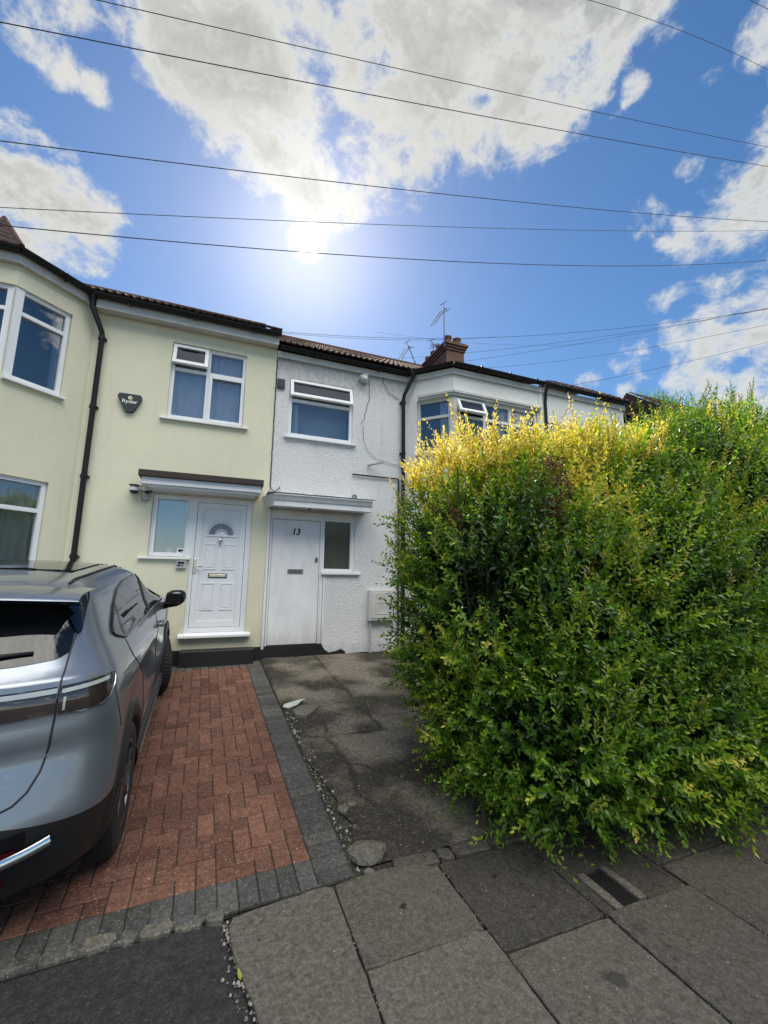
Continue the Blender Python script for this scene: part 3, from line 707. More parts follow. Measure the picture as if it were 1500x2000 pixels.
# black painted foot, rising as a step below the door
pl = MB(); pts = [(.60, .2), (.60, .56), (.70, .585), (1.20, .597), (1.60, .60), (1.66, .50), (1.74, .455), (1.85, .47), (1.94, .50), (2.0, .46), (2.02, .42), (2.3, .43), (2.7, .42), (3.13, .40), (3.13, .2)]
pl.prism(LF, pts, .001, .014); pl.box(LF, .70, 1.60, -.10, .0, .3, .59); pl.build('plinth', M['plinth'], h13)
c_ = MB()
# moulded timber canopy, bevelled at its left end
prof = [(0, 2.955), (.44, 2.935), (.45, 2.915), (.43, 2.90), (.40, 2.835), (.385, 2.83), (.385, 2.745), (0, 2.78)]
c_.prism(lambda u, d, z: LF(d, u, z), prof, .70, 2.30)
c_.add([LF(.56, 0, 2.945), LF(.70, .44, 2.935), LF(.70, 0, 2.955), LF(.64, 0, 2.76), LF(.70, .385, 2.745), LF(.56, 0, 2.93), LF(.70, .45, 2.915)], [(0,1,2),(3,4,6,5),(0,5,6,1)])
cv = c_.build('canopy', M['oldwood'], h13, bevel=.004)
mb = MB(); P = [[LF(.60+1.76*i/80, .01+.45*j/3, 2.957-.018*j/3*1.0+.010*random.random()) for i in range(81)] for j in range(4)]; mb.grid(P); mb.build('lead_top', M['fascia'], cv)
mb = MB(); mb.lathe(LF(1.27, .3, 2.765), (0, 0, -1), [(0, 0), (.03, 0), (.02, .03), (.012, .05), (0, .055)], 10); mb.build('light_fitting', M['metal'], cv)
f = MB()
f.box(IDL, .67, 3.22, 6.80, 6.845, ZW, ZW+.11); f.box(IDL, .67, 3.22, 6.845, 6.87, ZW+.04, ZW+.1)
bay13 = [(3.13, 6.83), (3.755, 6.185), (5.80, 6.185)]
strip(f, bay13, 0, .028, 5.395, 5.50); strip(f, bay13, -.15, 0, 5.44, 5.455)
f.build('fascia', M['fascia'], h13, bevel=.003)
g = MB(); gutter_run(g, [(.70, 6.73, ZW+.165), (3.10, 6.73, ZW+.155)], .056)
gutter_run(g, [(x, y, 5.57) for x, y in off(bay13, .09)], .06)
for x in (4.3, 4.95, 5.6):     # old iron gutter lugs
    g.prism(lambda u, d, z: (u, 6.10+d, z), [(x, 5.57), (x+.06, 5.57), (x+.045, 5.63), (x+.02, 5.63)], -.02, .02)
g.build('gutter', M['black'], h13, smooth='auto')
d = MB(); xp = 3.02
d.tube([(3.16, 6.66, ZW+.12), (3.15, 6.67, ZW+.02), (3.12, 6.69, ZW-.06), (xp+.01, 6.765, ZW-.30), (xp, 6.78, ZW-.38), (xp, 6.78, 3.4), (xp, 6.78, .4)], .036, 12)
for z in (4.95, 3.95, 2.9, 1.8): d.tube([(xp, 6.78, z-.035), (xp, 6.78, z+.035)], .043, 12); d.box(IDL, xp-.055, xp+.055, 6.79, 6.85, z-.012, z+.012)
d.lathe((3.16, 6.66, ZW+.08), (0, 0, 1), [(.036, -.05), (.05, -.02), (.058, .06), (.058, .09)], 14)
d.tube([LF(2.06, .03, 3.462), LF(2.93, .03, 3.462), LF(2.945, .03, 3.45), LF(2.945, .03, .5)], .014, 8)
d.build('downpipe', M['black'], h13, smooth='auto')
sp = MB(); sp.tube([LF(2.36, 0, 3.67), LF(2.38, .05, 3.665), LF(2.60, .16, 3.70)], [.018, .02, .012], 8); sp.build('overflow_pipe', M['grey'], h13, smooth=True)
sp = MB(); sp.lathe(LF(2.11, 0, 3.06), (0, -1, 0), [(.045, 0), (.045, .02), (.03, .02), (.03, -.03), (0, -.03)], 16); sp.build('air_vent', M['metal'], h13)
r = MB()
tile_plane(r, (.72, 6.66, ZW+.20), (5.84, 6.66, ZW+.20), sl32, 17, .30, roll=.105, amp=.017)
yr2 = 6.66+17*.3*math.cos(math.radians(32)); zr2 = ZW+.20+17*.3*math.sin(math.radians(32))
r.quad((.72, yr2, zr2), (5.84, yr2, zr2), (5.84, yr2+4.2, zr2-2.6), (.72, yr2+4.2, zr2-2.6)); r.tube([(.72, yr2, zr2-.02), (5.84, yr2, zr2-.02)], .1, 10)
r.build('roof', M['tile'], h13)
r = MB(); e = off(bay13, .06)
r.add([(e[0][0], e[0][1], 5.56), (e[1][0], e[1][1], 5.56), (e[2][0]+.04, e[2][1], 5.56), (5.84, 8.0, 6.4), (4.0, 8.0, 6.4)], [(0,1,4),(1,2,3,4)])
r.add([(3.2, 6.7, 5.6), (4.0, 8.0, 6.4), (4.0, 8.6, 6.4)], [(0,1,2)])
r.build('bay_roof', M['tiledark'], h13)
# chimney over the party wall
CX0, CX1, CY0, CY1 = 5.40, 5.96, 9.22, 10.75
mb = MB(); mb.box(IDL, CX0, CX1, CY0, CY1, 6.8, 7.93)
for i, (o_, z_) in enumerate(((.03, 7.93), (.06, 8.0), (.095, 8.07))): mb.box(IDL, CX0-o_, CX1+o_, CY0-o_, CY1+o_, z_, z_+.07)
mb.box(IDL, CX0-.04, CX1+.04, CY0-.04, CY1+.04, 8.14, 8.19)
ch = mb.build('chimney', M['brick'], h13, bevel=.006)
for (x, y) in ((5.52, 9.36), (5.82, 9.36), (5.55, 9.85), (5.55, 10.2), (5.55, 10.55)):
    mb = MB(); mb.lathe((x, y, 8.17), (0, 0, 1), [(.10, 0), (.095, .10), (.10, .16), (.12, .18), (.12, .22), (.085, .22), (.08, .05), (0, .05)], 18); mb.build('chimney_pot', M['pot'], ch, smooth='auto')

# small fixtures on number 13, each its own thing
mb = MB(); mb.box(LF, .69, .815, .0, .035, 4.835, 5.005); mb.box(LF, .70, .80, .035, .04, 4.86, 4.99); mb.build('vent_cover', M['dgrey'], bevel=.004, label='small dark square vent cover high on the white wall beside the window', cat='vent cover')
bl = empty('wall_light', LF(2.25, 0, 5.25), 'old round grey bulkhead lamp fixed under the white fascia', 'lamp')
mb = MB(); mb.lathe(LF(2.22, .05, 5.28), (.3, -1, -.5), [(0, -.02), (.09, -.02), (.085, .03), (.075, .05)], 20); mb.tube([LF(2.26, 0, 5.38), LF(2.26, .06, 5.37), LF(2.23, .07, 5.30)], .018, 8); mb.lathe(LF(2.27, .06, 5.37), (0, -1, 0), [(0, -.05), (.05, -.05), (.055, 0), (.03, .02), (0, .02)], 14); mb.build('lamp_body', M['grey'], bl, smooth='auto')
mb = MB(); mb.lathe(LF(2.22, .05, 5.28), (.3, -1, -.5), [(.072, .05), (.06, .08), (0, .1)], 20); mb.build('lamp_shade', mat('milky_glass', simple((.55, .56, .54), .2)), bl, smooth=True)
mx = empty('meter_box', LF(2.7, 0, .95), 'grey white plastic meter cupboard low on the white wall beside the hedge', 'meter box')
mb = MB(); mb.box(LF, 2.385, 2.86, 0, .10, .945, 1.45); mb.build('cabinet', M['fascia'], mx, bevel=.006)
mb = MB(); mb.box(LF, 2.42, 2.83, .10, .112, .985, 1.41); bars(mb, LF, 2.50, 2.75, 1.05, 1.25, .01, .112, .118); mb.build('door', M['fascia'], mx, bevel=.004)
mb = MB(); mb.tube([LF(2.43, .05, .945), LF(2.43, .05, .42)], .018, 10); mb.build('pipe', M['grey'], mx)
def wirething(name, pts, r, label, cat, k=5, group=None, sag=0):
    mb = MB(); mb.tube(pts, r, k); return mb.build(name, M['cable'], smooth=True, label=label, cat=cat, group=group)
def wob(a, b, n, amp, f=3):
    return [LF(a[0]+(b[0]-a[0])*i/n+amp*math.sin(i*f), .012, a[1]+(b[1]-a[1])*i/n) for i in range(n+1)]
wirething('wall_cable', wob((.672, 5.36), (.668, 3.15), 16, .004)+[LF(.68, .02, 3.08), LF(.74, .03, 3.03), LF(.80, .03, 3.08), LF(.82, .02, 3.12)], .008, 'black cable running down the joint between the yellow and the white house', 'cable')
wirething('wall_cable', wob((2.34, 5.30), (2.36, 4.95), 5, .006)+wob((2.34, 4.9), (2.25, 4.48), 6, .012)[1:]+[LF(2.2, .03, 4.43)], .0045, 'thin cable hanging down from the round wall lamp', 'cable')
wirething('wall_cable', [LF(2.24, .02, 4.38), LF(2.26, .02, 4.1), LF(2.34, .02, 3.92), LF(2.5, .02, 3.8), LF(2.75, .02, 3.74), LF(2.98, .02, 3.72)], .0035, 'pale thin cable drooping across the white wall to the downpipe', 'cable')
wirething('wall_cable', [LF(2.62, .05, 5.42), LF(2.63, .03, 5.28), LF(2.75, .02, 5.12), LF(2.95, .02, 5.02)], .0045, 'short loop of cable under the eaves near the downpipe', 'cable')

# ---------------------------------------------------------------- the next house on the right, and one beyond
h15 = empty('terraced_house', (7.5, 6.85, .4), 'pale grey rendered terraced house mostly hidden behind the hedge on the right', 'house', 'terraced houses in the row')
mb = MB(); L15f = frame(5.83, 6.2, 1, 0); L15s = frame(8.1, 6.2, .65, .65)
wall(mb, L15f, 0, 2.27, .2, 5.47, [(.12, 2.2, 3.95, 4.8)], depth=.05, room=.4); wall(mb, L15s, 0, .92, .2, 5.47, [], depth=.05)
wall(mb, frame(8.75, 6.85, 1, 0), 0, 2.4, .2, 5.47, [], depth=.05); mb.box(IDL, 5.85, 11.1, 7.35, 14.5, .3, 5.3, 0)
mb.build('wall', [M['baywhite'], M['room']], h15)
win(h15, L15f, .14, 2.18, 3.95, 4.8, mull=[(.8, 4.0, 4.75), (1.5, 4.0, 4.75)], depth=.03, cur='net', sillw=.02)
bay15 = [(5.83, 6.185), (8.12, 6.185), (8.75, 6.83)]
f = MB(); strip(f, bay15, 0, .028, 5.395, 5.50); f.build('fascia', M['fascia'], h15)
g = MB(); gutter_run(g, [(x, y, 5.565) for x, y in off(bay15, .09)], .062); gutter_run(g, [(8.8, 6.75, 5.55), (11.1, 6.75, 5.55)], .056); g.build('gutter', M['black'], h15, smooth='auto')
d = MB(); d.tube([(5.9, 6.13, 5.5), (5.88, 6.15, 5.35), (5.88, 6.17, 5.2), (5.88, 6.17, .4)], .03, 10); d.build('downpipe', M['black'], h15)
r = MB(); tile_plane(r, (5.84, 6.66, ZW+.20), (11.2, 6.66, ZW+.20), sl32, 17, .30, roll=.105, amp=.017)
r.quad((5.84, yr2, zr2), (11.2, yr2, zr2), (11.2, yr2+4.2, zr2-2.6), (5.84, yr2+4.2, zr2-2.6))
r.build('roof', M['tile'], h15)
r = MB(); u2 = Vector((0, 1, .70)).normalized()
tile_plane(r, (7.0, 6.13, 5.60), (8.22, 6.13, 5.60), u2, 5, .28, roll=.165)
r.add([(7.0, 6.13, 5.6), (7.0, 7.3, 6.42), (7.0, 8.6, 6.2), (6.3, 7.2, 5.7)], [(0,1,2,3)])
r.add([(8.2, 6.13, 5.6), (8.2, 7.3, 6.42), (8.7, 6.8, 5.6)], [(0,1,2)])
r.build('bay_roof', M['tile'], h15)
h17 = empty('brick_house', (13, 7.5, .3), 'brick house with brown tiled roof just showing above the hedge at the right edge', 'house')
mb = MB(); mb.box(IDL, 11.2, 17.5, 6.4, 13, .2, 4.9); mb.build('wall', M['brick'], h17)
r = MB(); tile_plane(r, (11.2, 5.6, 5.0), (17.8, 5.6, 5.0), Vector((0, 1, .85)).normalized(), 12, .3, roll=.18)
r.add([(11.2, 5.6, 4.95), (11.2, 5.6, 5.0), (11.2, 8.4, 7.35), (11.2, 11, 5.0)], [(0,1,2,3)]); r.build('roof', M['tiledark'], h17)

# ---------------------------------------------------------------- ground
def slabstain(k, c):
    p = pos(k); q = k.vmath('ADD', p, k.vmath('MULTIPLY', k.noise(p, 25, 4, .6, out=1), (.03, .03, 0)))
    for (x, y, r, a) in ((1.675, 1.535, .055, .7), (1.64, 1.56, .03, .5), (2.62, 1.5, .03, .5), (2.0, 1.68, .04, .5)):
        d = k.vmath('DISTANCE', q, (x, y, .01), out=1); c = k.mix(k.math('MULTIPLY', k.ramp(d, r, r*.5), a), c, (.028, .024, .02))
    return c
def speckled(c1, c2, sp=(.45, .42, .36), sps=260, spa=.5, big=1.6, moss=0, r=.85, bst=.5, stain=.5, tn=.35, mot=.7, extra=None):
    def f(k):
        p = pos(k); t = tone(k)
        b = k.noise(p, big, 6, .62); m2 = k.noise(p, 14, 5, .65); f3 = k.noise(p, 85, 4, .7)
        c = k.mix(k.ramp(b, .32, .68), c1, c2)
        c = k.mix(k.math('MULTIPLY', k.ramp(m2, .42, .75), stain), c, tuple(x*.42 for x in c1))
        c = k.mix(k.math('MULTIPLY', k.ramp(f3, .35, .7), .55), c, tuple(min(1, x*1.55) for x in c2))
        c = k.mix(k.math('MULTIPLY', k.ramp(k.noise(p, 5.5, 8, .75, .4), .55, .66), stain), c, tuple(x*.38 for x in c1))
        c = k.mix(k.math('MULTIPLY', k.ramp(k.noise(k.vmath('ADD', p, (5, 5, 5)), 3.6, 8, .72, .5), .54, .70), .55*stain), c, tuple(min(1, x*1.75) for x in c2))
        gs = k.n('ShaderNodeTexVoronoi', {'Vector': p, 'Scale': 4.5, 'Randomness': 1.0})
        c = k.mix(k.math('MULTIPLY', k.ramp(gs.outputs['Distance'], .11, .08), .6*stain), c, tuple(x*.4 for x in c1))
        c = k.mix(tn, c, k.mix(t, tuple(x*.4 for x in c1), tuple(min(1, x*1.6) for x in c2)))
        s_ = k.n('ShaderNodeTexVoronoi', {'Vector': p, 'Scale': float(sps), 'Randomness': 1.0})
        dot = k.math('MULTIPLY', k.ramp(s_.outputs['Distance'], .30, .18), k.ramp(k.n('ShaderNodeSeparateColor', {0: s_.outputs['Color']}).outputs[0], 1-.25*spa, 1-.2*spa))
        c = k.mix(k.math('MULTIPLY', dot, .8), c, sp)
        if moss:
            mm_ = k.ramp(k.noise(p, 3.2, 6, .7), .56, .68)
            c = k.mix(k.math('MULTIPLY', mm_, moss), c, (.045, .055, .02))
        f4 = k.noise(p, 34, 6, .75)
        gain = k.math('MULTIPLY', k.ramp(f4, .34, .66, 1-.55*mot, 1+.55*mot, False), k.ramp(f3, .32, .68, 1-.35*mot, 1+.35*mot, False))
        c = k.n('ShaderNodeVectorMath', {0: c, 'Scale': gain}, operation='SCALE').outputs[0]
        if extra: c = extra(k, c)
        h = k.math('ADD', k.math('MULTIPLY', f3, .7), k.math('ADD', m2, f4))
        return pbr(k, c=c, r=r, s=.3, n=bump(k, h, bst, .006))
    return f
from mathutils import noise as mn
M['slab'] = mat('paving_slab', speckled((.066, .057, .047), (.100, .089, .073), sp=(.26, .24, .20), sps=110, spa=.4, big=2.2, stain=.75, tn=.6, moss=.3, mot=.7, extra=slabstain))
M['soil'] = mat('dark_joint_soil', speckled((.022, .02, .016), (.04, .035, .028), sps=120, moss=.6))
M['redbrick'] = mat('red_paver', speckled((.112, .050, .034), (.158, .076, .051), sp=(.52, .43, .34), sps=95, spa=.8, big=2.5, stain=.5, tn=.55))
M['charcoal'] = mat('charcoal_paver', speckled((.052, .050, .046), (.080, .077, .071), sp=(.34, .34, .32), sps=95, spa=.9, big=3, stain=.35))
M['concrete'] = mat('old_concrete', speckled((.050, .043, .033), (.125, .108, .084), sp=(.36, .33, .27), sps=75, spa=.55, big=1.4, moss=.6, bst=1, stain=.95, tn=.75, mot=.9))
M['asphalt'] = mat('asphalt', speckled((.022, .021, .021), (.038, .037, .037), sp=(.13, .125, .12), sps=110, spa=.8, big=2, bst=1, stain=.4))
M['stone'] = mat('broken_stone', speckled((.075, .07, .058), (.135, .125, .10), sps=90, big=6, moss=.4, bst=.8, stain=.6))
M['grit'] = mat('grit', speckled((.09, .082, .07), (.30, .28, .24), sps=60, big=9, stain=.2, tn=.85))

def blotch(name, x, y, rx, ry, z, c, seed):
    mb = MB(); n = 40
    pts = [(x+rx*math.cos(a)*(1+.25*mn.noise(Vector((math.cos(a)*1.5, math.sin(a)*1.5, seed)))), y+ry*math.sin(a)*(1+.25*mn.noise(Vector((math.cos(a)*1.5, math.sin(a)*1.5, seed)))), z) for a in np.linspace(0, 2*math.pi, n+1)[:-1]]
    mb.add(pts, [tuple(range(n))]); return mb
def slabmesh(mb, poly, z, th=.05, tone=.5, ch=.006, tilt=(0, 0), mt=0):
    """paving slab with worn edges; poly counter-clockwise"""
    n = len(poly); cx_ = sum(p[0] for p in poly)/n; cy_ = sum(p[1] for p in poly)/n
    zz = lambda x, y: z+(x-cx_)*tilt[0]+(y-cy_)*tilt[1]
    def inset(d):
        out = []
        for i in range(n):
            a, p, b = poly[i-1], poly[i], poly[(i+1) % n]
            e1 = Vector((p[0]-a[0], p[1]-a[1])).normalized(); e2 = Vector((b[0]-p[0], b[1]-p[1])).normalized()
            n1 = Vector((-e1.y, e1.x)); n2 = Vector((-e2.y, e2.x)); q = (n1+n2); q = q/max(.3, q.length_squared)*2
            out.append((p[0]+q.x*d*.5*1.0, p[1]+q.y*d*.5*1.0))
        return out
    A_, B_ = inset(ch*2), poly
    vs = [(x, y, zz(x, y)) for x, y in A_]+[(x, y, zz(x, y)-ch*.7) for x, y in B_]+[(x, y, z-th) for x, y in B_]
    fs = [tuple(range(n))]
    for i in range(n):
        j = (i+1) % n; fs += [(i, n+i, n+j, j), (n+i, 2*n+i, 2*n+j, n+j)]
    mb.add(vs, fs, mt, tone)
def rough_edge(poly, step=.05, amp=.004):
    out = []
    for i in range(len(poly)):
        a, b = Vector(poly[i]), Vector(poly[(i+1) % len(poly)]); L_ = (b-a).length; k = max(1, int(L_/step)); nn = Vector((-(b-a).y, (b-a).x)).normalized()
        for j in range(k):
            q = a.lerp(b, j/k); w_ = amp*random.uniform(-1, .6) if j else amp*1.2
            out.append(tuple(q+nn*w_))
    return out

# the big sheet everything stands on
g = MB(); n = 24
g.quad((-300, -300, -.16), (300, -300, -.16), (300, 2.3, -.16), (-300, 2.3, -.16))
g.quad((-300, 2.3, -.16), (300, 2.3, -.16), (300, 2.46, -.045), (-300, 2.46, -.045))
g.quad((-300, 2.46, -.045), (300, 2.46, -.045), (300, 7.2, .365), (-300, 7.2, .365))
g.quad((-300, 7.2, .365), (300, 7.2, .365), (300, 400, .365), (-300, 400, .365))
g.build('ground', M['soil'], kind='structure')
g = MB(); g.quad((-60, -9, -.12), (60, -9, -.12), (60, -.75, -.12), (-60, -.75, -.12)); g.build('road', M['asphalt'], kind='structure')
k_ = MB()
for i in range(-10, 12): slabmesh(k_, [(i*.915+.005, -.75), (i*.915+.91, -.75), (i*.915+.91, -.61), (i*.915+.005, -.61)], .0 if i > 0 else -.09, .16, random.random())
k_.build('kerb', M['slab'], kind='structure')
# tarmac crossover in front of the brick drive
P = []
nx, ny = 110, 70
def asx(v, u):      # right edge slants along the first slab
    y = -.6+3.045*v
    xr = .12+(2.45-y)*.20
    return -5.2+(xr+5.2)*u, y
g = MB()
for j in range(ny+1):
    row = []
    for i in range(nx+1):
        x, y = asx(j/ny, (i/nx)**.6)
        e = max(0, 1-(nx-i)/3)
        row.append((x, min(y, 2.44+.0*x), -.018-.012*e+.004*math.sin(x*5)*math.sin(y*4)+random.uniform(-.0012, .0012)))
    P.append(row)
g.grid(P); g.build('tarmac_crossover', M['asphalt'], smooth=True, kind='structure')
# slabs of the pavement
pv = MB()
G_ = .005
def slab(x0, x1, y0, y1, t=None, cut=None):
    poly = cut or [(x0+G_, y0+G_), (x1-G_, y0+G_), (x1-G_, y1-G_), (x0+G_, y1-G_)]
    slabmesh(pv, rough_edge(poly), random.uniform(-.004, .004), .06, random.random() if t is None else t, .004, (random.uniform(-.006, .006), random.uniform(-.006, .006)))
slab(0, 0, 0, 0, .8, [(.30, 1.70), (.685, 1.70), (.685, 2.455), (.64, 2.475), (.17, 2.425), (.15, 2.36), (.185, 2.14)])
slab(0, 0, 0, 0, .5, [(.45, 1.10), (.685, 1.10), (.685, 1.69), (.31, 1.69)])
slab(0, 0, 0, 0, .6, [(.695, 1.935), (1.292, 1.93), (1.292, 2.40), (1.03, 2.485), (.83, 2.475), (.695, 2.455)])
slab(.69, 1.30, 1.30, 1.93, .9)
slab(1.30, 1.91, 1.785, 2.41, .0); slab(1.30, 1.91, 1.165, 1.78, .7)
slab(0, 0, 0, 0, .0, [(1.915, 1.79), (1.985, 1.79), (1.985, 2.06), (2.225, 2.06), (2.225, 1.79), (2.51, 1.79), (2.51, 2.40), (1.915, 2.40)]); slab(1.91, 2.52, 1.17, 1.785, .4)
slab(2.52, 3.13, 1.95, 2.42, .1); slab(2.52, 3.13, 1.33, 1.94, .3)
slab(3.13, 3.75, 1.75, 2.42, .2)
for i in range(-1, 14):
    x0 = .69+.61*i
    ys = {0: 1.295, 1: 1.16, 2: 1.165, 3: 1.325, 4: 1.745, -1: 1.09}.get(i, random.choice([1.2, 1.45, 1.7]))
    if i > 4: slab(x0, x0+.61, ys, 2.42)
    y = ys
    while y > -.5: slab(x0, x0+.61, max(y-.61, -.6), y, None); y -= .612
for i in range(40):
    if i < 1: continue
sm = MB()
for (x, y, rx, ry, sd) in ((1.55, 2.2, .012, .010, 3), (.98, 2.18, .016, .012, 4)):
    b_ = blotch('s', x, y, rx, ry, .011, 0, sd); sm.add(b_.v, b_.f, 0, .1)
sm.build('pavement_stains', mat('oil_stain', simple((.022, .019, .017), .7, var=.3)), kind='structure')
pv.build('pavement', M['slab'], kind='structure')
b_ = MB(); b_.quad((.2, -.6, -.052), (9.5, -.6, -.052), (9.5, 2.5, -.040), (.2, 2.5, -.040)); b_.build('pavement_bed', M['soil'], kind='structure')
# edging of broken concrete pieces along the tarmac
ke = MB()
xs = [-1.5, -1.22, -1.02, -.80, -.62, -.47, -.33, -.235, -.09, .045, .145]
for a, b in zip(xs, xs[1:]):
    yb = 2.465+.075*(-(a+b)/2)*.35+.01
    poly = rough_edge([(a+.008, yb-.045), (b-.008, yb-.050), (b-.006, yb+.028), (a+.008, yb+.034)], .03, .008)
    slabmesh(ke, poly, .004+random.uniform(-.004, .008), .06, .6+.4*random.random(), .009)
ke.build('path_edging', M['stone'], kind='structure'); ke = MB()
xs = [1.05, 1.34, 1.44, 1.70, 2.1, 2.6, 3.1, 3.7]
for a, b in zip(xs, xs[1:]):
    slabmesh(ke, rough_edge([(a+.008, 2.435), (b-.008, 2.42), (b-.008, 2.52), (a+.008, 2.54)], .04, .008), .006, .06, .35, .009)
ke.build('path_edging', M['slab'], kind='structure')

# block paved drive: herringbone field with a charcoal border, turned 2.3 degrees
DA = math.radians(2.26); DO = (.607, 2.684); BU = .1022
def DL(u, v, h=0):
    x = DO[0]+u*math.cos(DA)-v*math.sin(DA); y = DO[1]+u*math.sin(DA)+v*math.cos(DA)
    return (x, y, gz(y)+h)
def paver(mb, u0, u1, v0, v1, tn, mt):
    g_, ch = .0030, .0050
    a, b, c, d = u0+g_, u1-g_, v0+g_, v1-g_
    if b-a < .012 or d-c < .012: return
    hz = random.uniform(-.0018, .0018); tx, ty = random.uniform(-.008, .008), random.uniform(-.008, .008); cu_, cv_ = (a+b)/2, (c+d)/2
    h = lambda u, v: hz+(u-cu_)*tx+(v-cv_)*ty
    T = [(a+ch, c+ch), (b-ch, c+ch), (b-ch, d-ch), (a+ch, d-ch)]; O_ = [(a, c), (b, c), (b, d), (a, d)]
    vs = [DL(u, v, h(u, v)) for u, v in T]+[DL(u, v, h(u, v)-.004) for u, v in O_]+[DL(u, v, -.03) for u, v in O_]
    fs = [(0,1,2,3)]
    for i in range(4): j = (i+1) % 4; fs += [(i, 4+i, 4+j, j), (4+i, 8+i, 8+j, 4+j)]
    mb.add(vs, fs, mt, tn)
dr = MB(); VL = 3.86; UL = -3.3
for i in range(int(UL/BU)-2, 2):
    for j in range(-2, int(VL/BU)+2):
        k4 = (i-j+1) % 4
        if k4 == 0: r4 = (i, i+2, j, j+1)
        elif k4 == 3: r4 = (i, i+1, j, j+2)
        else: continue
        a, b, c, d = max(UL, r4[0]*BU), min(0, r4[1]*BU), max(0, r4[2]*BU), min(VL, r4[3]*BU)
        if b > a and d > c:
            t = random.gauss(.5, .2)
            paver(dr, a, b, c, d, min(1, max(0, t)), 0)
for j in range(-2, int(VL/BU)+3): paver(dr, 0, .204, j*BU, (j+1)*BU, random.random(), 1)
for i in range(int(UL/BU), 0): paver(dr, i*BU, (i+1)*BU, -.204, 0, random.random(), 1); paver(dr, i*BU, (i+1)*BU, VL, VL+.204, random.random(), 1)
dr.build('driveway', [M['redbrick'], M['charcoal']], kind='structure')
bd = MB(); bd.add([DL(UL, -.21, -.012), DL(.21, -.21, -.012), DL(.21, VL+.3, -.012), DL(UL, VL+.3, -.012)], [(0,1,2,3)]); bd.build('drive_bed', M['soil'], kind='structure')

# cracked concrete forecourt of number 13
from mathutils import noise as mn
def cedge(y): # left edge eaten away along the pavers
    base = DO[0]-(y-2.684)*math.sin(DA)+.204
    e = .012+.05*max(0, 1-abs(y-4.55)/.5)+.055*max(0, mn.noise(Vector((0, y*2.1, 0)))) + .02*abs(mn.noise(Vector((3, y*9, 0))))
    if y < 4.6: e += .02+.09*max(0, 1-abs(y-3.1)/.6)+.05*mn.noise(Vector((5, y*5, 1)))
    return base+e
cracks = [[(.85, 4.16), (1.05, 4.07), (1.3, 4.12), (1.55, 4.10), (1.84, 4.07), (2.6, 4.12)], [(1.62, 4.1), (1.58, 5.0), (1.52, 5.9), (1.5, 6.8)], [(1.05, 4.07), (1.12, 3.6), (1.08, 3.2), (1.25, 2.8), (1.32, 2.5)], [(1.12, 3.6), (1.5, 3.3), (2.2, 3.35)], [(.8, 4.6), (1.1, 4.5), (1.05, 4.07)]]
segs = [(Vector(a), Vector(b)) for c in cracks for a, b in zip(c, c[1:])]
def cdist(x, y):
    wx = x+.035*mn.noise(Vector((x*7, y*7, 2))); wy = y+.035*mn.noise(Vector((x*7, y*7, 9))); p = Vector((wx, wy)); m_ = 9
    for a, b in segs:
        ab = b-a; t = max(0, min(1, (p-a).dot(ab)/ab.length_squared)); m_ = min(m_, (p-a-ab*t).length)
    return m_
cg = MB(); ny, nx = 300, 150; o = 0; V_ = []; T_ = []
for j in range(ny+1):
    y = 2.53+(6.86-2.53)*j/ny
    xl = cedge(y)
    for i in range(nx+1):
        x = xl+(4.2-xl)*(i/nx)**1.35
        n_ = mn.fractal(Vector((x*1.4, y*1.4, 0)), 1, 2, 5); n2_ = mn.noise(Vector((x*14, y*14, 3)))
        h = .012+.010*n_+.0035*n2_+.0025*mn.noise(Vector((x*45, y*45, 3)))
        cd = cdist(x, y); 
        if cd < .02: h -= .016*(1-cd/.02)
        h -= .02*max(0, 1-(x-xl)/.03)
        pit = mn.noise(Vector((x*2.7+9, y*2.7, 5)))
        if pit > .32: h -= min(.010, (pit-.32)*.08)
        if y < 2.62: h -= (2.62-y)*.12
        V_.append((x, y, gz(y)+h)); T_.append(min(1, max(0, .42+1.5*n_+(.15 if pit > .32 else 0)-.8*max(0, 1-cd/.035)-.35*max(0, 1-(x-xl)/.25)+.25*math.exp(-((x-1.5)/.5)**2-((y-3.75)/.5)**2))))
cg.v = V_; cg.t = T_
for j in range(ny):
    for i in range(nx): a = j*(nx+1)+i; cg.f.append((a, a+1, a+nx+2, a+nx+1)); cg.m.append(0)
cg.build('concrete_forecourt', M['concrete'], smooth=True, kind='structure')
so = MB(); so.grid([[(x, y, gz(y)-.022) for x in np.linspace(.5, 9, 20)] for y in np.linspace(2.45, 6.86, 12)]); so.build('garden_soil', M['soil'], kind='structure')

def rock(mb, x, y, z, r, sq=.6, tn=.5, seed=0, sub=2):
    import bmesh
    bm = bmesh.new(); bmesh.ops.create_icosphere(bm, subdivisions=sub, radius=1)
    rx, ry = random.uniform(.8, 1.25), random.uniform(.8, 1.25)
    vs = []
    for v in bm.verts:
        n_ = 1+.28*mn.noise(v.co*1.3+Vector((seed*3.1, seed, 0)))+.1*mn.noise(v.co*4+Vector((seed, 0, 0)))
        q = v.co*n_; vs.append((x+q.x*r*rx, y+q.y*r*ry, z+max(-.3, q.z)*r*sq))
    mb.add(vs, [tuple(v.index for v in f.verts) for f in bm.faces], 0, tn); bm.free()
